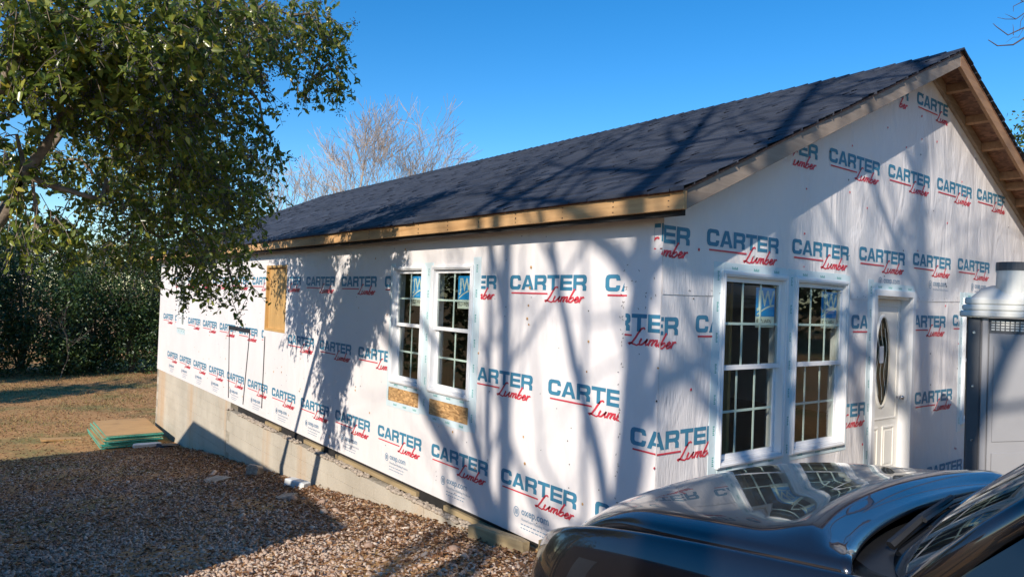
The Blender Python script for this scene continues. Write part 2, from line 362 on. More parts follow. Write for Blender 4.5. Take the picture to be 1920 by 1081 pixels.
flat_leaves('fallen_leaves', lx[ok], ly[ok], 0.025, 0.065, 'litter', 'brown fallen leaves scattered over gravel and yard', 'leaves')
# grass in the far yard
n = 26000; x = rng.uniform(-9, 6, n); y = rng.uniform(16, 34, n); ok = (np.sin(x*1.1+2)*np.cos(y*.8)+rng.normal(scale=.5, size=n) > .1) & ((x < -1.8) | (y > 18.4)); x, y = x[ok], y[ok]; n = len(x)
h = rng.uniform(.03, .10, n); a_ = rng.uniform(0, 6.28, n); wv = .012
B = np.stack([x, y, gz(x, y)], 1); dx = np.stack([np.cos(a_), np.sin(a_), 0*a_], 1)*wv
tp = B + np.stack([rng.normal(scale=.03, size=n), rng.normal(scale=.03, size=n), h], 1)
V = np.stack([B-dx, B+dx, tp], 1).reshape(-1, 3); F = np.arange(3*n).reshape(-1, 3)
tag(np_mesh('grass', V, F, 'grass', None, rng.random(n)), 'short dry winter grass on the far yard', 'grass', kind='stuff')

# ================================================================== HOUSE
house = empty('house', (0, 0, 0))
tag(house, 'single-storey gabled house under construction wrapped in white printed house wrap', 'house')
WX, WY = 9.2, 17.82           # gable width, side length
RX = 4.6                      # ridge
EO, RO = 0.24, 0.38           # eave and rake overhang
SL = 0.452
ZE = 3.115                    # top of roof at the eave edge (x = -EO)
ZR = ZE + SL*(RX+EO)
ZW = 3.02                     # top of the side wall
TG = lambda u, v, w: (u, -w, v)                  # gable wall: u right, v up, w out
TS = lambda u, v, w: (-w, -u, v)                 # side wall: u right = -y
def wall_with_holes(u0, u1, v0, v1, holes, T, th, top=None):
    us = sorted({u0, u1, *[h[0] for h in holes], *[h[1] for h in holes]}); vs = sorted({v0, v1, *[h[2] for h in holes], *[h[3] for h in holes]})
    mb = MB(T)
    def inside(a, b_): return any(h[0]-1e-6 <= a and b_ <= h[1]+1e-6 for h in holes)
    for i in range(len(us)-1):
        for j in range(len(vs)-1):
            a, b_, c_, d_ = us[i], us[i+1], vs[j], vs[j+1]
            if any(h[0] < (a+b_)/2 < h[1] and h[2] < (c_+d_)/2 < h[3] for h in holes): continue
            mb.add([(a, c_, 0), (b_, c_, 0), (b_, d_, 0), (a, d_, 0)], [(0, 1, 2, 3)])
            mb.add([(a, c_, -th), (b_, c_, -th), (b_, d_, -th), (a, d_, -th)], [(3, 2, 1, 0)])
    for h in holes:                          # reveals
        a, b_, c_, d_ = h[:4]
        for (p, q) in (((a, c_), (b_, c_)), ((b_, c_), (b_, d_)), ((b_, d_), (a, d_)), ((a, d_), (a, c_))):
            mb.add([(p[0], p[1], 0), (q[0], q[1], 0), (q[0], q[1], -th), (p[0], p[1], -th)], [(0, 1, 2, 3)])
    return mb
GW = [(0.75, 1.75, 0.898, 2.576), (1.876, 2.876, 0.898, 2.576), (5.86, 6.86, 0.87, 2.50)]   # gable windows
SW = [(-3.4325, -2.583, 1.165, 2.623), (-4.363, -3.604, 1.165, 2.623), (-15.67, -14.90, 1.24, 2.51)]  # side windows
DOOR = (3.43, 4.44, 0.36, 2.522)
PLY = (-9.17, -8.15, 1.55, 2.71)
inset = 0.035
hG = [(a+inset, b_-inset, c_+inset, d_-inset) for a, b_, c_, d_ in GW] + [(DOOR[0]+inset, DOOR[1]-inset, DOOR[2], DOOR[3]-inset)]
hS = [(a+inset, b_-inset, c_+inset, d_-inset) for a, b_, c_, d_ in SW] + [PLY]
side = wall_with_holes(-WY, 0, 0, ZW, hS, TS, 0.14).build('side_wall', 'wrap_side', house)
mb = wall_with_holes(0.0, WX, 0, ZW, hG, TG, 0.14)
zs = lambda x: ZR - SL*abs(x-RX) - 0.11
mb.add([(0, ZW, 0), (WX, ZW, 0), (WX, zs(WX), 0), (RX, zs(RX), 0), (0, zs(0), 0)], [(0, 1, 2, 3, 4)])
mb.add([(0, ZW, -.14), (WX, ZW, -.14), (WX, zs(WX), -.14), (RX, zs(RX), -.14), (0, zs(0), -.14)], [(4, 3, 2, 1, 0)])
gable = mb.build('gable_wall', 'wrap_gable', house)
MB().box(WX-.14, WX, 0.0, WY, 0, ZW).build('rear_side_wall', 'wrap_side', house)
mbk = MB(); mbk.prism([(0.15, 0.02), (WX-.15, 0.02), (WX-.15, zs(WX)-.02), (RX, zs(RX)-.02), (0.15, zs(0)-.02)], WY-.14, WY); mbk.build('rear_gable_wall', 'wrap_side', house)
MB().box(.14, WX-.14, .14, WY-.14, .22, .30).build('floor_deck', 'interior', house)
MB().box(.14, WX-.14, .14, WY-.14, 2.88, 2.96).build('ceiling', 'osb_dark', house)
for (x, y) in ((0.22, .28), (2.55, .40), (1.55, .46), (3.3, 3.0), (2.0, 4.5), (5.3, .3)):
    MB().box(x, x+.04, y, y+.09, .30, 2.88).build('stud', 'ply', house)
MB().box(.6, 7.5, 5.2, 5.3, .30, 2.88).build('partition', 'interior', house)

# ---- windows
def rect_ring(mb, a, b_, c_, d_, wl, w0, w1):        # picture-frame of width wl between w0 and w1
    mb.box(a, b_, c_, c_+wl, w0, w1); mb.box(a, b_, d_-wl, d_, w0, w1)
    mb.box(a, a+wl, c_+wl, d_-wl, w0, w1); mb.box(b_-wl, b_, c_+wl, d_-wl, w0, w1)
class MBT(MB):                                       # local axes u, v, w (w out of the wall)
    def box(s, u0, u1, v0, v1, w0, w1): return MB.box(s, u0, u1, v0, v1, w0, w1)
def text_mesh(txt, size, bold=0.0):
    cu = bpy.data.curves.new('lettering', 'FONT'); cu.body = txt; cu.size = size; cu.offset = bold; cu.resolution_u = 2
    ob = bpy.data.objects.new('lettering', cu); COL.objects.link(ob)
    dg = bpy.context.evaluated_depsgraph_get(); me = bpy.data.meshes.new_from_object(ob.evaluated_get(dg))
    v = [tuple(q.co) for q in me.vertices]; f_ = [tuple(p.vertices) for p in me.polygons]
    bpy.data.objects.remove(ob); bpy.data.curves.remove(cu); bpy.data.meshes.remove(me)
    return v, f_
JT = text_mesh('JW', 0.20, 0.004); JD = text_mesh('JELD-WEN', 0.062, 0.0005)
def place_text(vf, T, u, v, w, sx=1.0):
    mb = MB(T); mb.add([(u+p[0]*sx, v+p[1], w) for p in vf[0]], vf[1]); return mb
def window(r, T, cols, sticker=True, swing=0):
    a, b_, c_, d_ = r
    mb = MBT(T); rect_ring(mb, a, b_, c_, d_, .048, -.085, .028)
    rect_ring(mb, a+.012, b_-.012, c_+.012, d_-.012, .022, .028, .038)
    fr = mb.build('window', 'vinyl', house, bevel=.003)
    mid = (c_+d_)/2 + .005
    for k, (lo, hi, w) in enumerate(((mid-.02, d_-.048, -.012), (c_+.048, mid+.022, -.050))):
        mb = MBT(T); s0, s1 = a+.0485, b_-.0485
        rect_ring(mb, s0, s1, lo+.0005, hi-.0005, .042, w-.03, w); mb.build('sash', 'vinyl', fr, bevel=.003)
        g0, g1, h0, h1 = s0+.042, s1-.042, lo+.0425, hi-.0425
        mb = MB(T); mb.add([(g0, h0, w-.010), (g1, h0, w-.010), (g1, h1, w-.010), (g0, h1, w-.010)], [(0, 1, 2, 3)]); mb.build('pane', 'glass', fr)
        mb = MBT(T)
        mb.box(g0, g1, (h0+h1)/2-.011, (h0+h1)/2+.011, w-.020, w-.014)
        for i in range(1, cols):
            u = g0+(g1-g0)*i/cols
            mb.box(u-.011, u+.011, h0, (h0+h1)/2-.0112, w-.020, w-.014); mb.box(u-.011, u+.011, (h0+h1)/2+.0112, h1, w-.020, w-.014)
        mb.build('muntin_grid', 'muntin', fr)
        if k == 0 and sticker:
            sw_ = 0.30 if cols == 3 else 0.27; u0 = g1-sw_-.03 if cols == 3 else g1-sw_-.005; v1 = h1-.03; v0 = v1-.36; ww = w-.026
            mb = MB(T); mb.add([(u0, v0+.10, ww), (u0+sw_, v0+.10, ww), (u0+sw_, v1, ww), (u0, v1, ww)], [(0, 1, 2, 3)]); mb.build('sticker', 'sticker_blue', fr)
            mb = MB(T); mb.add([(u0, v0, ww), (u0+sw_, v0, ww), (u0+sw_, v0+.098, ww), (u0, v0+.098, ww)], [(0, 1, 2, 3)]); mb.build('sticker_strip', 'sticker_cream', fr)
            mb = place_text(JT, T, u0+.03, v1-.165, ww+.001, sw_/.30)
            pts_o = [(u0+.02+ (sw_-.03)*i/10, v0+.105+.085*math.sin(math.pi*.5*i/10)) for i in range(11)]
            for i in range(10):
                p, q_ = pts_o[i], pts_o[i+1]; mb.add([(p[0], p[1], ww+.001), (q_[0], q_[1], ww+.001), (q_[0], q_[1]+.018, ww+.001), (p[0], p[1]+.018, ww+.001)], [(0, 1, 2, 3)])
            mb.build('sticker_print', 'sticker_cream', fr)
            place_text(JD, T, u0+.012, v0+.03, ww+.001, sw_/.36).build('sticker_name', 'trim', fr)
    return fr
for r in GW: window(r, TG, 3)
for i, r in enumerate(SW): window(r, TS, 2, i < 2)
# plywood cover
mb = MBT(TS); mb.box(PLY[0], PLY[1], PLY[2], PLY[3], -.06, -.045); mb.build('plywood_cover', 'ply', house)
mb = MBT(TS); rect_ring(mb, PLY[0]+.001, PLY[1]-.001, PLY[2]+.001, PLY[3]-.001, .04, -.044, .006); mb.build('opening_frame', 'ply', house)
# OSB left bare under the side windows
for (y0, y1, z0, z1) in ((3.66, 4.40, .935, 1.105), (2.60, 3.40, .905, 1.085)):
    mb = MBT(TS); mb.box(-y1, -y0, z0, z1, .001, .005); mb.build('strand_board_strip', 'osb', house)
# tape round the openings
def tape(T, strips, wall, w=.004):
    for i, (a, b_, c_, d_) in enumerate(strips):
        mb = MBT(T); mb.box(a, b_, c_, d_, .0005+.0006*(i % 4), w+.0008*(i % 4)); o = mb.build('tape_strip', 'tape', wall)
        mb = MB(T); horiz = (b_-a) > (d_-c_); L = (b_-a) if horiz else (d_-c_); nn = int(L/.24); ww = w+.0008*(i % 4)+.001
        for k in range(nn):
            s = (k+.4)*L/max(nn, 1)
            for j in range(5):
                ds = s+j*.017; hh = .016 if j % 2 else .024
                if horiz: mb.add([(a+ds, (c_+d_)/2-.01, ww), (a+ds+.011, (c_+d_)/2-.01, ww), (a+ds+.011, (c_+d_)/2-.01+hh, ww), (a+ds, (c_+d_)/2-.01+hh, ww)], [(0, 1, 2, 3)])
                else: mb.add([((a+b_)/2-.01, c_+ds, ww), ((a+b_)/2-.01+hh, c_+ds, ww), ((a+b_)/2-.01+hh, c_+ds+.011, ww), ((a+b_)/2-.01, c_+ds+.011, ww)], [(0, 1, 2, 3)])
        if mb.v: tag(mb.build('tape_lettering', 'tapetext', wall), kind='stuff')
for (a, b_, c_, d_) in GW:
    tape(TG, [(a-.10, a+.02, c_-.08, d_+.07), (b_-.02, b_+.062, c_-.05, d_+.06), (a+.021, b_-.021, d_-.02, d_+.07), (a+.021, b_-.021, c_-.05, c_+.02)], gable)
tape(TG, [(DOOR[0]-.10, DOOR[0]+.02, .1, DOOR[3]+.10), (DOOR[1]-.02, DOOR[1]+.02, .1, DOOR[3]+.03), (DOOR[0]+.021, DOOR[1]-.021, DOOR[3]-.02, DOOR[3]+.07)], gable)
tape(TS, [(-4.45, -4.35, .86, 2.66), (-3.62, -3.42, .88, 2.66), (-2.60, -2.46, .84, 2.70), (-4.349, -3.621, .862, .934), (-3.419, -2.601, .83, .904), (-4.349, -3.621, 1.106, 1.18), (-3.419, -2.601, 1.086, 1.18)], side)
tape(TS, [(-15.75, -15.66, 1.12, 2.5), (-15.65, -14.9, 1.10, 1.25)], side)
# black straps lying on the far part of the side wall
for (ya, za, yb, zb, wd) in ((11.28, 1.48, 11.14, .07, .015), (9.98, 1.44, 10.2, .07, .015), (9.12, 1.44, 9.13, .15, .015)):
    mb = MB(TS); mb.add([(-ya-wd, za, .003), (-ya+wd, za, .003), (-yb+wd, zb, .003), (-yb-wd, zb, .003), (-ya-wd, za, .008), (-ya+wd, za, .008), (-yb+wd, zb, .008), (-yb-wd, zb, .008)],
           [(0, 1, 2, 3), (4, 5, 6, 7), (0, 1, 5, 4), (1, 2, 6, 5), (2, 3, 7, 6), (3, 0, 4, 7)]); mb.build('black_strap', 'black', side)
mb = MB(TS); mb.box(-11.3, -9.95, 1.445, 1.525, .009, .014); mb.build('black_strap', 'black', side)

# ---- printed lettering of the wrap
def strip(outer, inner): return [[outer[i], outer[i+1], inner[i+1], inner[i]] for i in range(len(outer)-1)]
Cc = strip([(1.12, .64), (1.12, .72), (1.05, .93), (.9, 1), (.25, 1), (.08, .93), (0, .75), (0, .25), (.08, .07), (.25, 0), (.9, 0), (1.05, .07), (1.12, .28), (1.12, .36)],
           [(.82, .64), (.82, .70), (.80, .75), (.74, .77), (.40, .77), (.33, .74), (.30, .68), (.30, .32), (.33, .26), (.40, .23), (.74, .23), (.80, .25), (.82, .30), (.82, .36)])
Aa = [[(0, 0), (.30, 0), (.6, .76), (.42, 1)], [(.42, 1), (.6, .76), (.78, 1)], [(1.2, 0), (.78, 1), (.6, .76), (.90, 0)], [(.379, .2), (.821, .2), (.75, .38), (.45, .38)]]
Rr = [[(0, 0), (.28, 0), (.28, 1), (0, 1)]] + strip([(.28, 1), (.9, 1), (1.05, .95), (1.12, .82), (1.12, .58), (1.06, .45), (.95, .40)], [(.28, .78), (.74, .78), (.81, .76), (.83, .72), (.83, .64), (.80, .59), (.74, .57)]) + \
     [[(.28, .36), (.70, .36), (.95, .40), (.74, .57), (.28, .57)], [(.80, 0), (1.10, 0), (1.10, .28), (1.03, .37), (.95, .40), (.70, .36), (.80, .26)]]
Tt = [[(0, .77), (1.1, .77), (1.1, 1), (0, 1)], [(.41, 0), (.69, 0), (.69, .768), (.41, .768)]]
Ee = [[(0, 0), (.28, 0), (.28, 1), (0, 1)], [(.282, .78), (1.05, .78), (1.05, 1), (.282, 1)], [(.282, .40), (1.0, .40), (1.0, .60), (.282, .60)], [(.282, 0), (1.05, 0), (1.05, .22), (.282, .22)]]
HCAP = 0.142
teal = []; x = 0.0
for L, wd in ((Cc, 1.12), (Aa, 1.2), (Rr, 1.12), (Tt, 1.1), (Ee, 1.05), (Rr, 1.12)):
    for poly in L: teal.append([((px+x)*HCAP*1.055, py*HCAP) for px, py in poly])
    x += wd + 0.075
LOGOW = x*HCAP*1.055
strokes = [[(1.0, 2.2), (.85, 2.42), (.6, 2.3), (.42, 1.7), (.3, 1.0), (.1, .3), (-.15, .0), (-.3, .12), (-.1, .25), (.3, .1), (.75, -.05), (1.0, .2)],
           [(1.02, .95), (.95, .4), (1.05, .06), (1.3, .1), (1.58, .6), (1.68, .95), (1.62, .4), (1.72, .05), (1.98, .3)],
           [(2.05, .9), (2.03, .5), (1.98, .03)], [(2.0, .4), (2.2, .82), (2.40, .85), (2.43, .55), (2.37, .03)], [(2.4, .4), (2.6, .82), (2.80, .85), (2.83, .55), (2.77, .15), (2.9, .04), (3.1, .3)],
           [(3.42, 2.1), (3.3, 1.5), (3.13, .5), (3.2, .06), (3.5, .06), (3.74, .45), (3.6, .8), (3.35, .7), (3.22, .5)],
           [(3.9, .35), (4.18, .5), (4.34, .78), (4.18, .95), (4.0, .75), (3.9, .35), (4.05, .04), (4.33, .12), (4.52, .45)],
           [(4.62, .95), (4.64, .6), (4.56, .03)], [(4.6, .45), (4.75, .8), (4.95, .9), (5.02, .72)]]
red = []
for si, st in enumerate(strokes):
    pts = [np.array([0.545 + (a+.28*b_)*.0935, -.108 + b_*.058]) for a, b_ in st]; Lp, Rp = [], []
    for i, p in enumerate(pts):
        d = pts[min(i+1, len(pts)-1)]-pts[max(i-1, 0)]; d /= np.linalg.norm(d)+1e-9; nrm = np.array([-d[1], d[0]])
        wd = .0085*(.75+.5*abs(d[1])); Lp.append(p+nrm*wd); Rp.append(p-nrm*wd)
    for i in range(len(pts)-1): red.append(([tuple(Lp[i]), tuple(Lp[i+1]), tuple(Rp[i+1]), tuple(Rp[i])], si))
red.append(([(.03, -.040), (.56, -.040), (.56, -.026), (.03, -.026)], 9))
def clip_poly(poly, lo, hi):
    def half(pl, c, sgn):
        out = []
        for i in range(len(pl)):
            p, q_ = pl[i], pl[(i+1) % len(pl)]; pi, qi = sgn*(p[0]-c) >= 0, sgn*(q_[0]-c) >= 0
            if pi: out.append(p)
            if pi != qi: t_ = (c-p[0])/(q_[0]-p[0]); out.append((c, p[1]+t_*(q_[1]-p[1])))
        return out
    pl = half(poly, lo, 1); return half(pl, hi, -1) if len(pl) > 2 else []
def logo_mesh(lo=-1, hi=9, T=TG, sx=1.0):
    out = []
    for polys, nm, mt in (([(p, 0) for p in teal], 'printed_logo', 'teal'), (red, 'printed_script', 'red')):
        mb = MB(T)
        for p, k in polys:
            c_ = clip_poly(p, lo, hi)
            if len(c_) > 2: mb.add([(a*sx, b_, .0030+.0003*k) for a, b_ in c_], [tuple(range(len(c_)))])
        me = None
        if mb.v:
            me = bpy.data.meshes.new(nm); me.from_pydata(mb.v, [], mb.f); me.update(); me.materials.append(MT[mt])
            bm = bmesh.new(); bm.from_mesh(me)
            want = Vector(T(0, 0, 1)) - Vector(T(0, 0, 0))
            for f_ in bm.faces:
                f_.normal_update()
                if f_.normal.dot(want) < 0: f_.normal_flip()
            bm.to_mesh(me); bm.free()
        out.append((nm, me))
    return out
cache = {}
def put_logo(wall, T, u, v, lo=-1, hi=9, sx=1.0, w=0.0):
    key = (round(lo, 3), round(hi, 3), T is TG, sx)
    if key not in cache: cache[key] = logo_mesh(lo, hi, T, sx)
    for nm, me in cache[key]:
        if me is None: continue
        o = link(bpy.data.objects.new(nm, me), wall); o.location = T(u, v, w)
OX = text_mesh('oxep.com', 0.098, 0.0022); HG = text_mesh('HomeGuard Building Products', 0.036)
webc = {}
def put_web(wall, T, u, v, w=0.0, sx=1.0):
    k = T is TG
    if k not in webc:
        mb = MB(T); mb.add([(p[0]*sx+.14, p[1], .003) for p in OX[0]], OX[1]); mb.add([(p[0]*sx+.14, p[1]-.055, .003) for p in HG[0]], HG[1])
        for i in range(2):
            xx = .14
            while xx < .50:
                ln = random.uniform(.02, .06); mb.add([(xx, -.095-.035*i, .003), (xx+ln, -.095-.035*i, .003), (xx+ln, -.085-.035*i, .003), (xx, -.085-.035*i, .003)], [(0, 1, 2, 3)]); xx += ln+.014
        for i in range(20):
            a0, a1 = 2*math.pi*i/20, 2*math.pi*(i+1)/20; r0, r1 = .036, .044
            mb.add([(.065+r*math.cos(a_), .01+r*1.15*math.sin(a_), .003) for r, a_ in ((r0, a0), (r1, a0), (r1, a1), (r0, a1))], [(0, 1, 2, 3)])
        for uu in (.048, .065, .080): mb.add([(uu-.005, -.015, .003), (uu+.005, -.015, .003), (uu+.005, .036, .003), (uu-.005, .036, .003)], [(0, 1, 2, 3)])
        o = mb.build('printed_web_address', 'greyblue', None); webc[k] = o.data; bpy.data.objects.remove(o)
    o = link(bpy.data.objects.new('printed_web_address', webc[k]), wall); o.location = T(u, v, w); tag(o, kind='stuff')
SXS = 1.04
def side_row(zc, y0, ks, lo_y=0.36):
    for k in ks:
        yc = y0 + 1.333*k
        hi = 9
        if yc - LOGOW*SXS < lo_y: hi = (yc-lo_y)/SXS
        lo = -1
        for (ya, yb, za, zb) in ((2.45, 4.46, .83, 2.72), (8.11, 9.2, 1.5, 2.75), (14.85, 15.76, 1.1, 2.55)):   # cut where tape or an opening covers it
            if za < zc < zb:
                if ya < yc < yb: lo = max(lo, (yc-ya)/SXS)
                elif ya < yc-LOGOW*SXS < yb: hi = min(hi, (yc-yb)/SXS)
                elif yc >= yb and yc-LOGOW*SXS <= ya: hi = min(hi, (yc-yb)/SXS)
        if hi > .03 and lo < LOGOW: put_logo(side, TS, -yc, zc-HCAP, lo, hi, SXS)
side_row(2.505, 1.95, range(-1, 12)); side_row(1.545, 1.31, range(0, 13)); side_row(0.585, 1.98, range(-1, 12))
for k in range(-1, 12): put_web(side, TS, -(1.98+1.333*k)+.20, .585-HCAP-.235, sx=1.04)
GT = 0.017
def gable_row(z0, xs_, cuts=()):
    for xc in xs_:
        lo, hi = -1, 9
        if xc < 0.0: lo = -xc
        zt_ = z0+GT*xc+.05
        if zt_ > zs(xc): lo = max(lo, RX-(zs(RX)-zt_)/SL-xc)
        if zt_ > zs(xc+LOGOW): hi = min(hi, RX+(zs(RX)-zt_)/SL-xc)
        for (a, b_) in cuts:
            if a < xc < b_: lo = max(lo, b_-xc)
            elif a < xc+LOGOW < b_: hi = min(hi, a-xc)
            elif xc <= a and xc+LOGOW >= b_: hi = min(hi, a-xc)
        if hi-max(lo, 0) > .03 and lo < LOGOW: put_logo(gable, TG, xc, z0+GT*xc-HCAP, lo, hi)
cuts = ((.65, 2.94), (3.33, 4.46), (5.76, 6.92))
gable_row(2.185, (-.85, .43, 1.71, 2.99, 4.27, 5.55), cuts); gable_row(1.275, (-.27, 1.01, 2.29, 4.53, 5.81, 7.1), cuts); gable_row(.35, (3.0, 4.9, 7.3), ((3.33, 4.46),))
gable_row(2.905, (-.74, .54, 1.83, 3.11, 4.38, 5.66, 6.94)); gable_row(3.855, (1.17, 2.45, 3.71, 4.98, 6.22)); gable_row(4.785, (3.09, 4.37))
for xc in (1.83, 3.11, 4.38, 5.66): put_web(gable, TG, xc+.42, 2.905+GT*xc-.36)
# overlap of the gable wrap turned round the corner on to the side wall
mb = MB(TS); nseg = 14
pts = [(-.40-.012*math.sin(i*1.9), .02+(2.70-.02)*i/nseg) for i in range(nseg+1)]
for i in range(nseg):
    (a, c_), (a2, d_) = pts[i], pts[i+1]; mb.add([(a, c_, .0055), (-.0, c_, .0055), (0, d_, .0055), (a2, d_, .0055), (a, c_, .0005), (a2, d_, .0005)], [(0, 1, 2, 3), (4, 0, 3, 5)])
mb.build('wrap_overlap', 'wrap_side', side)
for (xc, z0) in ((-.27, 1.275), (-.85, 2.185)):
    off = .37 if xc < -.37 else -xc
    put_logo(side, TS, -(-xc), z0-HCAP-.0, max(-1, -xc-off) if xc < -.37 else -1, -xc, 1.0, w=.004)
put_logo(side, TS, -.74, 2.905-HCAP, .74-.09, .74, 1.0, w=.002)
# cap nails and staples: tiny dots
def dots(T, n, u0, u1, v0, v1, wall, mat, r, grid=None, ok=None):
    mb = MB(T)
    for i in range(n):
        u = random.uniform(u0, u1); v = random.uniform(v0, v1)
        if grid: u = round(u/grid)*grid+random.uniform(-.03, .03)
        if ok and not ok(u, v): continue
        rr = r*random.uniform(.7, 1.2)
        mb.add([(u+rr*math.cos(k*math.pi/3), v+rr*math.sin(k*math.pi/3), .0045) for k in range(6)] + [(u, v, .009)], [(k, (k+1) % 6, 6) for k in range(6)])
    tag(mb.build('cap_nails', mat, wall), kind='stuff')
free_g = lambda u, v: v < zs(u)-.1 and not any(a-.1 < u < b_+.1 and c_-.1 < v < d_+.1 for a, b_, c_, d_ in GW+[DOOR])
free_s = lambda u, v: not any(a-.12 < u < b_+.12 and c_-.3 < v < d_+.1 for a, b_, c_, d_ in SW+[PLY])
dots(TG, 60, .1, 8.8, .3, 4.9, gable, 'red', .013, .41, free_g); dots(TG, 60, .1, 8.8, .3, 4.9, gable, 'trim', .011, .41, free_g)
dots(TS, 70, -15, -.1, .15, 2.9, side, 'osb', .014, .41, free_s); dots(TS, 120, -12, -.1, .1, 2.9, side, 'trim', .006, .2, free_s)
mb = MB(TS)                                          # staples along the overlap
for i in range(52):
    u = -.40+random.gauss(0, .014); v = random.uniform(.1, 2.68)
    if i > 40: u = random.uniform(-.38, -.02); v = 2.35+random.uniform(-.25, .3)
    a_ = random.uniform(0, 3.14); dx, dz = .009*math.cos(a_), .009*math.sin(a_); px_, pz_ = -dz*.25, dx*.25
    mb.add([(u-dx-px_, v-dz-pz_, .0085), (u+dx-px_, v+dz-pz_, .0085), (u+dx+px_, v+dz+pz_, .0085), (u-dx+px_, v-dz+pz_, .0085)], [(0, 1, 2, 3)])
tag(mb.build('staples', 'trim', side), kind='stuff')

# lapped seam where the upper roll of wrap covers the lower one on the gable
mbs = MB(TG)
for (a, b_) in ((.004, .64), (2.95, 3.32), (4.47, 5.75), (6.93, 9.1)):
    n_ = max(2, int((b_-a)/.22)); pv = None; mb = MB(TG)
    for i in range(n_+1):
        u = a+(b_-a)*i/n_; v = 2.345+GT*u+random.uniform(-.006, .006)
        if pv: mb.add([(pv[0], pv[1], .0075), (u, v, .0075), (u, v+.16, .0008), (pv[0], pv[1]+.16, .0008), (pv[0], pv[1], .0005), (u, v, .0005)], [(0, 1, 2, 3), (4, 5, 1, 0)])
        if random.random() < .8:
            for q_ in range(2):
                uu, vv = u+random.uniform(-.1, .1), v+.03+random.uniform(-.012, .02); a_ = random.uniform(-.6, .6); dx, dz = .010*math.cos(a_), .010*math.sin(a_)
                mbs.add([(uu-dx, vv-dz-.0018, .0095), (uu+dx, vv+dz-.0018, .0095), (uu+dx, vv+dz+.0018, .0095), (uu-dx, vv-dz+.0018, .0095)], [(0, 1, 2, 3)])
        pv = (u, v)
    mb.build('wrap_lap', 'wrap_gable', gable)
tag(mbs.build('seam_staples', 'trim', gable), kind='stuff')
# ---- door
mb = MBT(TG); a, b_, c_, d_ = DOOR
mb.box(a, a+.07, c_, d_, -.02, .03); mb.box(b_-.07, b_, c_, d_, -.02, .03); mb.box(a+.07, b_-.07, d_-.07, d_, -.02, .03)
mb.box(a+.036, a+.066, c_, d_-.066, -.14, -.0205); mb.box(b_-.066, b_-.036, c_, d_-.066, -.14, -.0205); mb.box(a+.066, b_-.066, d_-.096, d_-.066, -.14, -.0205)
mb.box(a+.0, b_, c_-.05, c_-.001, -.14, .05)
door = mb.build('front_door', 'vinyl', house, bevel=.003)
da, db, dc, dd = a+.069, b_-.069, c_, d_-.099; W0 = -.115
ocx, ocz, orx, orz = (da+db)/2, 1.72, .165, .50
seg = 28; mb = MB(TG)                                # slab with an oval hole
ring = [(ocx+orx*math.cos(2*math.pi*k/seg), ocz+orz*math.sin(2*math.pi*k/seg)) for k in range(seg)]
def edge_pt(k):
    ca, sa = math.cos(2*math.pi*k/seg), math.sin(2*math.pi*k/seg)
    tx = ((db-ocx) if ca > 0 else (da-ocx))/ca if abs(ca) > 1e-6 else 1e9; tz = ((dd-ocz) if sa > 0 else (dc-ocz))/sa if abs(sa) > 1e-6 else 1e9
    t_ = min(tx, tz); return (ocx+t_*ca, ocz+t_*sa)
eo = [edge_pt(k) for k in range(seg)]
for k in range(seg):
    k2 = (k+1) % seg; P4 = [(*eo[k], W0), (*eo[k2], W0), (*ring[k2], W0), (*ring[k], W0)]; mb.add(P4, [(0, 1, 2, 3)])
for cx_, cz_ in ((da, dc), (db, dc), (da, dd), (db, dd)):       # corner fills
    ks_ = sorted(range(seg), key=lambda k: (eo[k][0]-cx_)**2+(eo[k][1]-cz_)**2)[:6]
    on_v = [eo[k] for k in ks_ if abs(eo[k][0]-cx_) < 1e-6]; on_h = [eo[k] for k in ks_ if abs(eo[k][1]-cz_) < 1e-6]
    if on_v and on_h:
        v_ = min(on_v, key=lambda p: abs(p[1]-cz_)); h_ = min(on_h, key=lambda p: abs(p[0]-cx_))
        mb.add([(cx_, cz_, W0), (*v_, W0), (*h_, W0)], [(0, 1, 2)])
mb.build('door_slab', 'doorpaint', door)
mb = MB(TG)
for (rx0, rx1, w0, w1) in ((1.0, 1.10, W0+.016, W0+.018), (1.10, 1.24, W0+.018, W0+.002)):
    for k in range(seg):
        P4 = []
        for kk, rr, ww in ((k, rx0, w0), (k+1, rx0, w0), (k+1, rx1, w1), (k, rx1, w1)):
            an = 2*math.pi*kk/seg; P4.append((ocx+orx*math.cos(an)*rr, ocz+(orz+orx*(rr-1))*math.sin(an), ww))
        mb.add(P4, [(0, 1, 2, 3)])
mb.build('oval_moulding', 'doorpaint', door, smooth=True)
mb = MB(TG); mb.add([(*p, W0-.004) for p in ring], [tuple(range(seg))]); mb.build('oval_pane', 'glass', door)
mb = MB(TG)                                          # pale strips modelled in for light reflections on the oval pane
for fx in (-.55, 0, .55):
    for k in range(16):
        z0_, z1_ = -1+2*k/16, -1+2*(k+1)/16
        if abs(fx)**2+max(z0_**2, z1_**2) < .97:
            o0, o1 = fx+.18*math.sin(z0_*6), fx+.18*math.sin(z1_*6)
            mb.add([(ocx+orx*o0-.004, ocz+orz*z0_, W0-.0015), (ocx+orx*o0+.004, ocz+orz*z0_, W0-.0015), (ocx+orx*o1+.004, ocz+orz*z1_, W0-.0015), (ocx+orx*o1-.004, ocz+orz*z1_, W0-.0015)], [(0, 1, 2, 3)])
mb.build('oval_reflections', 'muntin', door)
for (pa, pb, pc, pd) in ((da+.10, ocx-.05, .50, .98), (ocx+.05, db-.10, .50, .98)):
    mb = MBT(TG); rect_ring(mb, pa, pb, pc, pd, .025, W0-.002, W0+.010); mb.box(pa+.05, pb-.05, pc+.05, pd-.05, W0-.002, W0+.007); mb.build('raised_panel', 'doorpaint', door, bevel=.003)
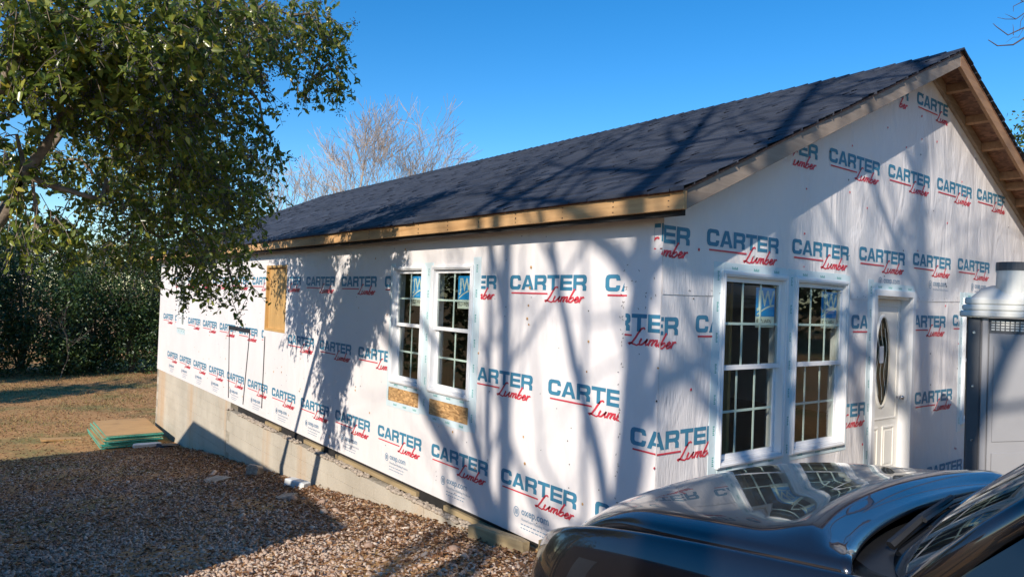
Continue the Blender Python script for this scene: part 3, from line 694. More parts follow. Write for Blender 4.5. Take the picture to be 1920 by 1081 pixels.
mb = MBT(TG); rect_ring(mb, da+.06, db-.06, 1.06, 2.36, .018, W0-.002, W0+.008); mb.build('panel_moulding', 'doorpaint', door, bevel=.003)
mb = MB(TG); mb.tube([(db-.06, 1.30, W0), (db-.06, 1.30, W0+.05)], .012, 8); mb.tube([(db-.06, 1.30, W0+.05), (db-.06, 1.30, W0+.085)], [.028, .024], 10); mb.build('door_knob', 'chrome', door, smooth=True)
mb = MB(TG); mb.add([(ocx-.05, ocz-.02, W0-.002), (ocx+.05, ocz-.02, W0-.002), (ocx+.05, ocz+.17, W0-.002), (ocx-.05, ocz+.17, W0-.002)], [(0, 1, 2, 3)]); mb.build('paper_notice', 'vinyl', door)

# ---- roof
def roof_side(sgn):
    # s: distance up the slope measured in x from the eave, returns world x,z
    return lambda s, h: (RX + sgn*(RX+EO-s), ZE + SL*s + h)
roof = None
YA, YB = -RO-.02, WY+.40
dk = MB()
for sgn in (-1, 1):
    f_ = roof_side(sgn); p = [f_(0, -.012), f_(RX+EO, -.012), f_(RX+EO, -.030), f_(0, -.030)]
    dk.prism(p, -RO+.012, WY+.38)
roof = dk.build('roof', 'osb_dark', house)
def shingles(sgn, name, dens=1.0):
    f_ = roof_side(sgn); Vs, Fs, Ts = [], [], []
    L = RX+EO; expo = .128; nC = int(L/expo)
    for i in range(nC+1):
        s0 = i*expo - .035; s1 = min(s0 + expo + .10, L); y = YA - random.uniform(0, .3); shade = random.gauss(.30, .20)
        wob = random.uniform(-.004, .004)
        while y < YB:
            y1 = min(y + random.choice((.22, .33, .42, .5))*dens, YB); ya = max(y, YA+random.uniform(-.012, .012)); th = random.choice((.010, .014, .018, .022))
            if y1-ya > .02:
                dr = random.uniform(-.006, .006)+wob
                (xa, za), (xb, zb) = f_(s0+dr, .002+th), f_(s1, .004); (xc, zc) = f_(s0+dr, -.006)
                k = len(Vs); Vs += [(xa, ya, za), (xa, y1-.003, za), (xb, y1-.003, zb), (xb, ya, zb), (xc, ya, zc), (xc, y1-.003, zc)]
                Fs += [(k, k+1, k+2, k+3), (k+4, k+5, k+1, k), (k+4, k, k+3, k+3), (k+1, k+5, k+2, k+2)][:2]; Ts += [min(1, max(0, shade+random.gauss(0, .09)))]*2
            y = y1
    return tag(np_mesh(name, np.array(Vs), np.array(Fs), 'shingle', roof, np.array(Ts)), kind='stuff')
shingles(-1, 'shingles'); shingles(1, 'shingles', 1.6)
mb = MB(); Ts = []
y = YA
while y < YB:                                        # ridge caps
    l_ = .19; lift = .012+random.uniform(0, .008); dz = SL*.15
    mb.add([(RX-.15, y, ZR-dz+lift), (RX, y, ZR+lift+.012), (RX+.15, y, ZR-dz+lift), (RX-.15, y+l_+.05, ZR-dz+.004), (RX, y+l_+.05, ZR+.012), (RX+.15, y+l_+.05, ZR-dz+.004),
            (RX-.15, y, ZR-dz-.004), (RX+.15, y, ZR-dz-.004), (RX, y, ZR-.004)], [(0, 1, 4, 3), (1, 2, 5, 4), (6, 8, 1, 0), (8, 7, 2, 1)]); y += l_
o = mb.build('ridge_caps', 'shingle', roof); tag(o, kind='stuff')
a_ = o.data.attributes.new('tint', 'FLOAT', 'FACE'); a_.data.foreach_set('value', np.repeat(rng.uniform(.2, .8, len(o.data.polygons)//4), 4).astype(np.float32))
# eave fascia boards
yb = [-RO+.002, 1.62, 5.3, 9.2, 13.0, WY+.36]
for i in range(5):
    MB().box(-EO+.004, -EO+.042, yb[i]+.002, yb[i+1]-.002, 2.962, 3.098).build('fascia_board', 'fascia', house, bevel=.003)
mb = MB()
for k in range(30):
    y_ = -RO+.12+.61*k+random.uniform(-.03, .03)
    for z_ in (2.985, 3.03, 3.07): mb.box(-EO+.002, -EO+.0045, y_-.006, y_+.006, z_-.006+random.uniform(-.01, .01), z_+.006)
tag(mb.build('nail_heads', 'trim', house), kind='stuff')
MB().box(-EO+.05, -EO+.085, -RO+.05, WY+.3, 2.925, 3.06).build('sub_fascia', 'dark', house)
MB().box(WX+EO-.042, WX+EO-.004, -RO+.002, WY+.36, 2.962, 3.098).build('fascia_board', 'fascia', house)
# rake boards (fly rafters) and lookouts
for sgn, mt in ((-1, 'rake'), (1, 'rake_brown')):
    f_ = roof_side(sgn); s0 = .05 if sgn < 0 else .02
    for y0 in (-RO+.014,):
        pts = [f_(s0, -.031), f_(RX+EO-.002, -.031), f_(RX+EO-.002, -.185), f_(s0+.0, -.172)]
        MB().prism(pts, y0, y0+.038).build('rake_board', mt, house, bevel=.003)
    pts = [f_(EO+.0, -.031), f_(RX+EO-.002, -.031), f_(RX+EO-.002, -.165), f_(EO, -.165)]
    MB().prism(pts, -.045, -.004).build('wall_rafter', 'rake', house)
    for s in ((.6, 1.25, 1.9, 2.3, 2.55, 3.2, 3.75, 4.35) if sgn > 0 else (.7, 1.5, 2.3, 3.1, 3.9)):
        pts = [f_(s, -.033), f_(s+.04, -.033), f_(s+.04, -.125), f_(s, -.125)]
        MB().prism(pts, -RO+.053, -.046).build('lookout', 'rake_brown', house)
# ---- foundation
found = MB().box(-.075, .10, 0.02, 10.98, -2.2, -.13).build('foundation', 'mortar', house)
MB().box(.012, .20, 11.0, WY-.01, -2.4, -.002).build('foundation_core', 'mortar', found)
MB().box(.02, WX, 0.03, .20, -1.5, -.002).build('foundation_front', 'mortar', found)
BL, BH = .41, .205
def blk_mesh(depth):
    mb = MB(); mb.box(-depth, 0, .002, BL-.002, .002, BH-.002); o = mb.build('concrete_block', 'block', None, bevel=.0015); me = o.data; bpy.data.objects.remove(o); return me
bm1, bm2 = blk_mesh(.012), blk_mesh(.009)
for (x0, y0, y1, ztop, me) in ((-.0755, .02, 10.98, -.13, bm1), (.0118, 11.0, WY-.02, -.004, bm2)):
    for r_ in range(9):
        z = ztop-(r_+1)*BH; y = y0 + (BL/2 if r_ % 2 else 0)
        while y+BL <= y1+.05:
            if z+BH > float(gz(0, y+BL/2))-.03:
                o = link(bpy.data.objects.new('concrete_block', me), found); o.location = (x0+random.uniform(-.0015, .0015), y, z)
            y += BL
# crumbling bed joint and sill along the top of the foundation
MB().box(.030, .10, .25, 10.6, -.128, -.004).build('sill_gap_shade', 'dark', house)  # solid near-black strip standing in for shade under the wrap edge
for (ya_, yb_) in ((.3, 1.55), (1.6, 3.0), (3.6, 5.9), (6.4, 7.1), (8.2, 8.9)):
    MB().box(-.012, .029, ya_, yb_, -.100, -.045).build('sill_plate', 'sill', house)
n = 1500; x = rng.uniform(-.10, .0, n); y = rng.uniform(.2, 10.9, n)
keepm = (np.sin(y*2.3)+np.sin(y*5.1+1) > -.7); x, y = x[keepm], y[keepm]; n = len(x)
s = rng.uniform(.010, .032, n); base = ico[None]*(1+.5*(rng.random((n, 12, 1))-.5))*np.stack([s, s*1.5, s*.8], 1)[:, None, :]
V = (base + np.stack([x, y, np.full(n, -.125)+s*.4], 1)[:, None, :]).reshape(-1, 3)
tag(np_mesh('mortar_rubble', V, (ICOF[None]+12*np.arange(n)[:, None, None]).reshape(-1, 3), 'rubble', found), kind='stuff')

# ================================================================== PORTABLE TOILET
fdir = np.array([-.95, -.31]); ang = math.atan2(fdir[0], -fdir[1])     # turn local -y to fdir
corner = at(1811, 700, 6.0)[:2]
rz = math.atan2(fdir[1], fdir[0]) + math.pi/2
ex = np.array([math.cos(rz), math.sin(rz)]); ey = np.array([-math.sin(rz), math.cos(rz)])
HW = .56; tc = corner + ex*HW + ey*HW
tz = float(gz(tc[0], tc[1]))
toilet = empty('portable_toilet', (tc[0], tc[1], tz), rz); tag(toilet, 'grey portable toilet with off-white roof and vent pipe beside the front door', 'portable toilet')
ZT = 2.26 - tz                                       # underside of the roof rim is at eye level
MB().box(-HW+.03, HW-.03, -HW+.03, HW, .12, ZT-.002).build('body', 'tgrey', toilet)
MB().box(-HW-.02, HW+.02, -HW-.02, HW+.04, 0, .118).build('base', 'tdark', toilet, bevel=.02)
for sx_ in (-1, 1):
    MB().box(min(sx_*HW, sx_*(HW-.10)), max(sx_*HW, sx_*(HW-.10)), -HW, -HW+.10, .12, ZT-.003).build('corner_post', 'tdark', toilet, bevel=.012)
    MB().box(min(sx_*(HW-.105), sx_*(HW-.15)), max(sx_*(HW-.105), sx_*(HW-.15)), -HW+.005, -HW+.03, .12, ZT-.003).build('door_jamb', 'tgrey', toilet, bevel=.006)
    mb = MB()
    for zz in (.5, .95, 1.4, 1.85): mb.tube([(sx_*(HW-.05), -HW-.001, zz), (sx_*(HW-.05), -HW-.008, zz)], .011, 8)
    mb.build('bolts', 'chrome', toilet)
dr = MB().box(-HW+.155, HW-.155, -HW+.008, -HW+.029, .15, ZT-.13).build('door', 'tgrey', toilet, bevel=.006)
zt = ZT-.13; xl, xr = -HW+.19, HW-.19
for (p0, p1, q0, q1) in ((xl, -.03, .95, zt-.10), (.03, xr, 1.05, zt-.22)):
    mb = MB(); mb.prism([(p0, q0), (p1, q0+.06), (p1, q1-.07), (p0, q1)], -HW+.0005, -HW+.0075); mb.build('door_panel', 'tgrey', dr, bevel=.003)
mb = MB(); mb.prism([(xl, .22), (xr, .22), (xr, .99), (xl, .86)], -HW-.002, -HW+.0075); mb.build('door_panel', 'tgrey', dr, bevel=.004)
mb = MB()
for i in range(24):
    for j in range(4):
        xx = -HW+.17+i*.033; zz = ZT-.105+j*.022; mb.box(xx, xx+.024, -HW+.012, -HW+.02, zz, zz+.014)
mb.build('vent_mesh', 'twhite', toilet)
MB().box(-HW+.155, HW-.155, -HW+.021, -HW+.0295, ZT-.128, ZT-.004).build('vent_backing', 'tdark', toilet)
# roof: stepped rim and dome
mb = MB()
for (g, z0, z1) in ((.055, 0, .055), (.040, .055, .105), (.022, .105, .165)):
    mb.box(-HW-g, HW+g, -HW-g, HW+g, ZT+z0+.0005, ZT+z1)
rim = mb.build('roof_rim', 'twhite', toilet, bevel=.012)
NX = 14; Vd, Fd = [], []
for i in range(NX+1):
    for j in range(NX+1):
        u, v = -1+2*i/NX, -1+2*j/NX; hgt = .13*((1-abs(u)**6)*(1-abs(v)**6))**.8 + .03*math.sin(u*5)*(1-abs(u))
        Vd.append((u*(HW-.01), v*(HW-.01), ZT+.160+hgt))
for i in range(NX):
    for j in range(NX): k = i*(NX+1)+j; Fd.append((k, k+NX+1, k+NX+2, k+1))
mb = MB(); mb.add(Vd, Fd); mb.build('roof_dome', 'twhite', toilet, smooth=True)
pxl = -HW+.30
mb = MB(); mb.tube([(pxl, -HW+.16, ZT+.15), (pxl, -HW+.16, ZT+.42)], [.112, .105], 20); mb.build('vent_pipe', 'twhite', toilet, smooth=False)
mb = MB(); mb.tube([(pxl, -HW+.16, ZT+.40), (pxl, -HW+.16, ZT+.47)], [.110, .110], 20); mb.build('vent_cap', 'tdark', toilet)

# ================================================================== CAR
XC, Y0 = -1.48, -2.80
car = empty('parked_car', (XC, Y0, float(gz(XC, Y0))+.02)); car.rotation_euler = (-math.atan(.11), 0, 0)
tag(car, 'dark grey parked car nosed towards the gable wall, glossy hood in front', 'car')
def loft(stations, name, mat, parent, sub=2, closed_ends=True):
    mb = MB(); n = len(stations[0][1]); vs = [(x, y, z) for y, pr_ in stations for x, z in pr_]; fs = []
    for i in range(len(stations)-1):
        for k in range(n-1): fs.append((i*n+k, i*n+k+1, (i+1)*n+k+1, (i+1)*n+k))
    if closed_ends: fs += [tuple(range(n)), tuple(range((len(stations)-1)*n, len(stations)*n))]
    mb.add(vs, fs); o = mb.build(name, mat, parent, smooth=True)
    if sub: md = o.modifiers.new('subd', 'SUBSURF'); md.levels = sub; md.render_levels = sub
    return o
def half(sgn, pts): return [(sgn*x, z) for x, z in pts]
def body_prof(y, inw=0.0, drop=0.0, lo=.30):
    # left half outside: rocker, side, shoulder, fender top, hood edge
    L = [(-.90+inw, lo), (-1.00+inw, lo+.06), (-1.03+inw, .58), (-1.025+inw, .78-drop*.5), (-.998+inw, .95-drop*.8), (-.960+inw, 1.063-drop), (-.905+inw, 1.146-drop), (-.875+inw, 1.085-drop)]
    return L + [(-x, z) for x, z in reversed(L)]
st = [(1.56, body_prof(0, .36, .34, .34)), (1.50, body_prof(0, .22, .23, .30)), (1.36, body_prof(0, .09, .13, .26)), (1.10, body_prof(0, .025, .045, .25)), (.7, body_prof(0, .005, .008, .25)), (.2, body_prof(0)), (-.3, body_prof(0)),
      (-1.2, body_prof(0)), (-2.2, body_prof(0)), (-3.0, body_prof(0, .02)), (-3.35, body_prof(0, .07, .02)), (-3.5, body_prof(0, .14, .08, .34))]
loft(st, 'body', 'paint', car)
# hood: a crowned sheet with two soft creases and an upturned rear edge
NXh, NYh = 40, 36; Vh, Fh = [], []
def sstep(t_): t_ = min(1, max(0, t_)); return t_*t_*(3-2*t_)
def hood_pt(s, v):
    yr = .02 + .10*(1-s*s) - .06*abs(s)**4            # rear edge curved in plan
    yf = 1.27 - .13*abs(s)**3.0                       # front edge
    y = yr + (yf-yr)*v
    x = s*(.890 - .035*sstep((v-.5)/.5)*abs(s))
    z = 1.200 - .038*s*s - .040*abs(s)**16
    z += .012*(1-s*s)*math.sin(math.pi*min(1, v*1.1))
    z -= .115*max(0, (v-.66)/.34)**2.2 + .014*v
    z += (.020*sstep((.28-v)/.16) - .055*sstep((.12-v)/.12))*sstep((.95-abs(s))/.12)
    return (x, y, z)
for i in range(NXh+1):
    for j in range(NYh+1): Vh.append(hood_pt(-1+2*i/NXh, j/NYh))
for i in range(NXh):
    for j in range(NYh): k = i*(NYh+1)+j; Fh.append((k, k+NYh+1, k+NYh+2, k+1))
mb = MB(); mb.add(Vh, Fh); hd = mb.build('hood', 'paint', car, smooth=True)
md = hd.modifiers.new('thick', 'SOLIDIFY'); md.thickness = .02; md.offset = -1
# nose: grille and bumper closing piece under the hood edge
gr = []
for i in range(25):
    s = -1+2*i/24; x, y, z = hood_pt(s*.93, 1.0); gr.append((x, y, z))
mb = MB(); vs, fs = [], []
for (dy, dz) in ((-.03, -.012), (.035, -.05), (.075, -.14), (.10, -.30), (.10, -.48), (.06, -.66), (-.05, -.80)): vs += [(x, y+dy, max(.25, z+dz)) for x, y, z in gr]
for r_ in range(6):
    for i in range(24): k = r_*25+i; fs.append((k, k+1, k+26, k+25))
mb.add(vs, fs); mb.build('front_bumper', 'paint', car, smooth=True)
mb = MB(); vs, fs = [], []
for (dy, dz) in ((.082, -.15), (.112, -.30), (.112, -.42)): vs += [(gr[i][0], gr[i][1]+dy, gr[i][2]+dz) for i in range(6, 19)]
for r_ in range(2):
    for i in range(12): k = r_*13+i; fs.append((k, k+1, k+14, k+13))
mb.add(vs, fs); mb.build('grille', 'trim', car)
for sgn in (-1, 1):                                   # headlights wrap the corners
    mb = MB(); vs, fs = [], []
    path = [(.99, .82), (.965, 1.07), (.90, 1.25), (.78, 1.38), (.62, 1.45)]
    for zz, o_ in ((.88, .004), (.84, .020), (.77, .026), (.72, .016)): vs += [(sgn*(x+o_*.6), y+o_*.8, zz-.02*(y-.7)) for x, y in path]
    for r_ in range(3):
        for i in range(4): k = r_*5+i; fs.append((k, k+1, k+6, k+5))
    mb.add(vs, fs); mb.build('headlight', 'lamp', car, smooth=True)
# cowl, windscreen, wipers
mb = MB(); vs = []; fs = []
NS = 20
def ws_base(s): return (s*.90, -.02+.07*(1-s*s)-.16*abs(s)**3, 1.125)
def ws_top(s): return (s*.70, -.98+.10*(1-s*s), 1.70+.03*(1-s*s))
for i in range(NS+1):
    s = -1+2*i/NS; x, y, z = hood_pt(s*.985, 0.0); bx_, by_, bz_ = ws_base(s)
    vs += [(x, y+.05, 1.095), (bx_, by_-.03, bz_-.012)]
for i in range(NS): fs.append((2*i, 2*i+2, 2*i+3, 2*i+1))
mb.add(vs, fs); mb.build('cowl', 'trim', car)
mb = MB(); vs, fs = [], []
for j in range(9):
    for i in range(NS+1):
        s = -1+2*i/NS; b0 = np.array(ws_base(s)); t0 = np.array(ws_top(s)); p = b0+(t0-b0)*j/8; p[2] += .05*math.sin(math.pi*j/8)*1.0; vs.append(tuple(p))
for j in range(8):
    for i in range(NS): k = j*(NS+1)+i; fs.append((k, k+1, k+NS+2, k+NS+1))
mb.add(vs, fs); mb.build('windshield', 'car_glass', car, smooth=True)
def ws_pt(s, t_, off=.02):
    b0 = np.array(ws_base(s)); t0 = np.array(ws_top(s)); p = b0+(t0-b0)*t_; p[2] += .05*math.sin(math.pi*t_)+off; return p
for s0, s1 in ((-.62, .12), (.08, .80)):
    mb = MB(); mb.tube([ws_pt(s0, -.02, .02), ws_pt(s0+.12, .06, .03), ws_pt((s0+s1)/2, .10, .035)], [.016, .013, .009], 6)
    mb.tube([ws_pt(s0+.10, .075, .018), ws_pt((s0+s1)/2, .095, .02), ws_pt(s1, .085, .018)], .008, 5); mb.build('wiper', 'trim', car)
# roof, pillars, side glass
rs = []
for y, zc, hw_ in ((-.93, 1.715, .70), (-1.05, 1.75, .72), (-1.6, 1.79, .74), (-2.4, 1.77, .73), (-3.0, 1.70, .71), (-3.15, 1.66, .69)):
    rs.append((y, [(-hw_-.02, zc-.06), (-hw_+.04, zc-.015), (-hw_*.5, zc+.012), (0, zc+.02), (hw_*.5, zc+.012), (hw_-.04, zc-.015), (hw_+.02, zc-.06)]))
loft(rs, 'car_roof', 'paint', car, 2, False)
for sgn in (-1, 1):
    A = lambda t_, o_=0: tuple(np.array([sgn*(.915-.20*t_+o_), -.19-.80*t_, 1.10+.60*t_+.05*math.sin(math.pi*t_)]))
    mb = MB(); mb.tube([A(-.08), A(.25), A(.6), A(1.02)], [.042, .036, .034, .036], 8); mb.build('front_pillar', 'paint', car, smooth=True)
    mb = MB(); mb.tube([(sgn*.93, -1.45, 1.09), (sgn*.735, -1.5, 1.72)], .03, 6); mb.tube([(sgn*.93, -2.5, 1.09), (sgn*.735, -2.5, 1.72)], .03, 6); mb.tube([(sgn*.92, -3.35, 1.09), (sgn*.70, -3.05, 1.66)], .05, 6); mb.build('rear_pillars', 'paint', car)
    mb = MB(); mb.add([(sgn*.925, -.22, 1.095), (sgn*.925, -3.35, 1.095), (sgn*.71, -3.03, 1.67), (sgn*.735, -1.1, 1.72), (sgn*.73, -.95, 1.69)], [(0, 1, 2, 3, 4)]); mb.build('side_glass', 'car_glass', car)
    mb = MB(); mb.box(min(sgn*.97, sgn*1.17), max(sgn*.97, sgn*1.17), -.62, -.50, 1.10, 1.25); mi = mb.build('wing_mirror', 'paint', car, bevel=.03)
    for yw in (.62, -2.55):
        mb = MB(); mb.tube([(sgn*.83, yw, .37), (sgn*.85, yw, .37), (sgn*1.03, yw, .37), (sgn*1.045, yw, .37)], [.30, .37, .37, .31], 28); wh = mb.build('wheel', 'rubber', car)
        mb = MB(); mb.tube([(sgn*1.03, yw, .37), (sgn*1.05, yw, .37)], [.25, .23], 24); mb.build('rim', 'chrome', wh)
    mb = MB(); mb.box(min(sgn*1.028, sgn*1.045), max(sgn*1.028, sgn*1.045), -1.35, -1.15, .90, .93); mb.build('door_handle', 'paint', car, bevel=.004)
mb = MB(); mb.add([(-.90, -3.40, 1.10), (.90, -3.40, 1.10), (.68, -3.13, 1.66), (-.68, -3.13, 1.66)], [(0, 1, 2, 3)]); mb.build('rear_window', 'car_glass', car)
mb = MB(); mb.add([(-.9, .05, 1.07), (.9, .05, 1.07), (.9, -3.4, 1.09), (-.9, -3.4, 1.09)], [(0, 1, 2, 3)]); mb.build('belt_deck', 'trim', car)

# ================================================================== STACK OF SHEETS AND LOOSE PIECES
gzs = float(gz(-.9, 16.4))
zz = gzs+.015
ORD = ['topmost brown', 'second', 'third', 'fourth', 'fifth', 'sixth', 'seventh', 'eighth', 'ninth', 'tenth', 'eleventh', 'twelfth', 'thirteenth', 'fourteenth', 'fifteenth', 'lowest']
for i in range(13):
    th = .021 if i else .026
    me_o = MB(); jx, jy = random.uniform(-.05, .03) - (.06 if i < 5 else 0), random.uniform(-.05, .04)
    x0, y0 = -1.54+jx, 15.32+jy
    me_o.box(x0, x0+1.22, y0, y0+2.3, zz, zz+th)
    o = me_o.build('wood_sheet', 'ply_top', None); o.data.materials.append(MT['green_edge']); o.data.materials.append(MT['green_edge_b'])
    for p in o.data.polygons:
        if abs(p.normal.z) < .5: p.material_index = 1 if (i % 5) not in (2,) else 2
    ctr = Vector((x0+.6, y0+1.1, zz)); o.data.transform(Matrix.Translation(-ctr)); o.location = ctr; o.rotation_euler = (0, 0, random.uniform(-.012, .012))
    tag(o, ORD[12-i if i else 15] + (' wood sheet of the green-edged stack by the foundation' if i in (0, 12) else ' wood sheet from the top of the green-edged stack'), 'wood sheet', 'green-edged sheets stacked by the foundation')
    zz += th + random.choice((.001, .001, .004, .012 if i % 5 == 2 else .002))
def chunk(name, p, sx_, sy_, sz_, mat, label, cat, rz_=0.0, jit=.2):
    bm = bmesh.new(); bmesh.ops.create_cube(bm, size=1.0); bmesh.ops.bevel(bm, geom=bm.edges, offset=.12, segments=1, affect='EDGES')
    for v in bm.verts: v.co = Vector((v.co.x*sx_*(1+random.uniform(-jit, jit)), v.co.y*sy_*(1+random.uniform(-jit, jit)), v.co.z*sz_*(1+random.uniform(-jit, jit))))
    me = bpy.data.meshes.new(name); bm.to_mesh(me); bm.free(); me.materials.append(MT[mat]); o = link(bpy.data.objects.new(name, me))
    o.location = (p[0], p[1], float(gz(p[0], p[1]))+sz_*.4+(p[2] if len(p) > 2 else 0)); o.rotation_euler = (random.uniform(-.1, .1), random.uniform(-.1, .1), rz_); tag(o, label, cat); return o
chunk('plank', (-2.25, 17.0), .9, .22, .05, 'ply_top', 'short brown plank lying beside the green-edged sheet stack', 'plank', .1, .03)
chunk('white_offcut', (-.72, 15.02, .03), .60, .12, .10, 'white_plastic', 'white plastic offcut lying in front of the green-edged stack', 'offcut', .1, .1)
chunk('plastic_sheet', (-.30, 14.75), .42, .30, .10, 'black', 'crumpled black plastic beside the far foundation', 'plastic', .4, .4)
chunk('drain_pipe', (-.34, 6.45, .02), .17, .42, .11, 'white_plastic', 'short white drain offcut against the foundation', 'pipe', .35, .05)
chunk('concrete_chunk', (-.42, 8.1), .16, .22, .20, 'rubble', 'angular grey concrete chunk leaning by the shaded foundation', 'concrete', .6, .3)
chunk('flat_stone', (-.75, 5.75), .36, .24, .05, 'rubble', 'flat pale stone lying where the gravel meets the leaves', 'stone', .8, .25)
chunk('broken_slab', (-1.05, 8.0), .34, .26, .06, 'mortar', 'broken grey slab lying in the shaded gravel', 'slab', .3, .25)
chunk('timber_offcut', (-.20, 1.75, .0), .10, .85, .16, 'sill', 'yellowish timber offcut under the wrap near the corner', 'timber', .02, .05)
chunk('timber_block', (-.19, .95, .0), .10, .30, .20, 'sill', 'short upright timber block under the wrap edge', 'timber', .05, .05)
n = 60; x = -.35-np.abs(rng.normal(scale=1.1, size=n)); y = rng.uniform(.5, 9, n)
tag(stones('larger_stones', x, y, .035, .075, 'gravel', .3), 'larger pale stones scattered on the gravel', 'stones', kind='stuff')

# ================================================================== TREES
RMIN = 0.0
def tree_skel(mb_trunk, mb_twig, p, d, length, r, depth, maxd, n_child=(2, 4), spread=.55, up=.15, seg=4, twig_r=.012, fine=None, shrink=.72):
    """recursive limbs; thick ones go into mb_trunk, thin into mb_twig; returns tip points"""
    pts = [np.array(p, float)]; d = np.array(d, float)/np.linalg.norm(d); rad = [r]
    for i in range(seg):
        d = d + np.random.default_rng(random.randrange(1 << 30)).normal(scale=.10, size=3) + np.array([0, 0, up*.25]); d /= np.linalg.norm(d)
        pts.append(pts[-1]+d*length/seg); rad.append(r*(1-.45*(i+1)/seg) if depth < maxd else r*(1-.8*(i+1)/seg))
    rad = [max(q_, RMIN) for q_ in rad]
    (mb_trunk if r > twig_r else mb_twig).tube(pts, rad, 7 if r > .06 else (5 if r > twig_r else 3), cap=False)
    if depth >= maxd: return
    k = random.randint(*n_child)
    for i in range(k):
        j = random.randint(max(1, seg-2), seg) if i else seg
        az = random.uniform(0, 6.28); a = np.cross(d, [0.3, .2, 1.]); a /= np.linalg.norm(a); b_ = np.cross(d, a)
        sp = spread*random.uniform(.5, 1.25)*(0.45 if i == 0 else 1)
        nd = d*math.cos(sp) + (a*math.cos(az)+b_*math.sin(az))*math.sin(sp) + np.array([0, 0, up])
        tree_skel(mb_trunk, mb_twig, pts[j], nd, length*shrink*random.uniform(.8, 1.15), rad[j]*(.85 if i == 0 else .62), depth+1, maxd, n_child, spread, up, seg, twig_r, fine, shrink)
def bare_tree(base, h, r, maxd, label, group, mat_t='bark', mat_w='twig', n_child=(2, 4), spread=.5, up=.2, twig_r=.02, trunk=.33, shrink=.74, rmin=0.0):
    root = empty('bare_tree', base); tag(root, label, 'tree', group)
    global RMIN; RMIN = rmin; a, b_ = MB(), MB(); tree_skel(a, b_, (0, 0, -.2), (random.uniform(-.05, .05), random.uniform(-.05, .05), 1), h*trunk, r, 0, maxd, n_child, spread, up, 4, twig_r, None, shrink)
    zm = max(v[2] for v in a.v+b_.v); k = h/zm
    for q_ in (a, b_): q_.v = [(v[0]*k, v[1]*k, v[2]*k if v[2] > 0 else v[2]) for v in q_.v]
    a.build('trunk', mat_t, root, smooth=True)
    if b_.v: b_.build('twigs', mat_w, root)
    return root
# bare trees behind the house
def gb(px, depth):
    p = at(px, 560, depth); return (p[0], p[1], -1.7)
random.seed(21)
bare_tree(gb(640, 46), 19.0, .26, 6, 'bare grey multi-limbed tree rising behind the roof, left of its pair', 'bare trees behind the house', n_child=(3, 4), spread=.62, up=.10, trunk=.20, shrink=.76, twig_r=.05, mat_t='twig', rmin=.008)
bare_tree(gb(725, 49), 18.5, .24, 6, 'bare grey tree rising behind the roof, right of its pair', 'bare trees behind the house', n_child=(3, 4), spread=.62, up=.10, trunk=.20, shrink=.76, twig_r=.05, mat_t='twig', rmin=.008)
bare_tree(gb(550, 42), 12.0, .15, 5, 'low bare pale tree beside the dark evergreen crown', 'bare trees behind the house', n_child=(3, 4), spread=.55, up=.15, trunk=.24, twig_r=.05, mat_t='twig', rmin=.008)
# bare trees behind the camera, whose shadows fall across the walls and roof
random.seed(5)
SH = []
def shade_tree(wall_pt, t_, h, r, label, seed, lean=(0, 0), two=.45):
    random.seed(seed)
    p = np.array(wall_pt) + SUN*t_; b_ = (p[0], p[1], float(gz(p[0], p[1])))
    root = empty('bare_tree', b_); tag(root, label, 'tree', 'bare trees behind the viewer')
    global RMIN; RMIN = .006; A, B = MB(), MB(); pts = []; rad = []
    for i in range(13):
        f_ = i/12; pts.append(np.array([lean[0]*f_*h+.18*math.sin(f_*7+seed), lean[1]*f_*h+.18*math.cos(f_*6+seed*2), -.2+f_*h])); rad.append(r*(1-.80*f_)+.01)
    A.tube(pts, rad, 9)
    for i in range(3, 12):
        for k in range(2 if i > 4 and random.random() < two else 1):
            az = random.uniform(0, 6.28); up_ = random.uniform(.7, 1.5); q_ = pts[i]
            tree_skel(A, B, q_, (math.cos(az), math.sin(az), up_), (h-q_[2])*random.uniform(.34, .46), rad[i]*random.uniform(.5, .75), 0, 3, (2, 3), .5, .12, 4, .012, None, .74)
    A.build('trunk', 'bark', root, smooth=True)
    if B.v: B.build('twigs', 'bark', root)
    return root
shade_tree((0, .45, 0), 12.5, 13.5, .20, 'tall bare tree behind the viewer, nearest the drive', 3, two=.9)
shade_tree((1.9, 0, 0), 14, 14.5, .18, 'tall bare tree behind the viewer, in the middle', 11)
shade_tree((0, 1.9, 0), 15, 15, .15, 'tall bare tree behind the viewer, farthest left', 17, two=.6)
shade_tree((4.6, 0, 0), 15.5, 15.5, .18, 'tall bare tree behind the viewer, farthest right', 29)
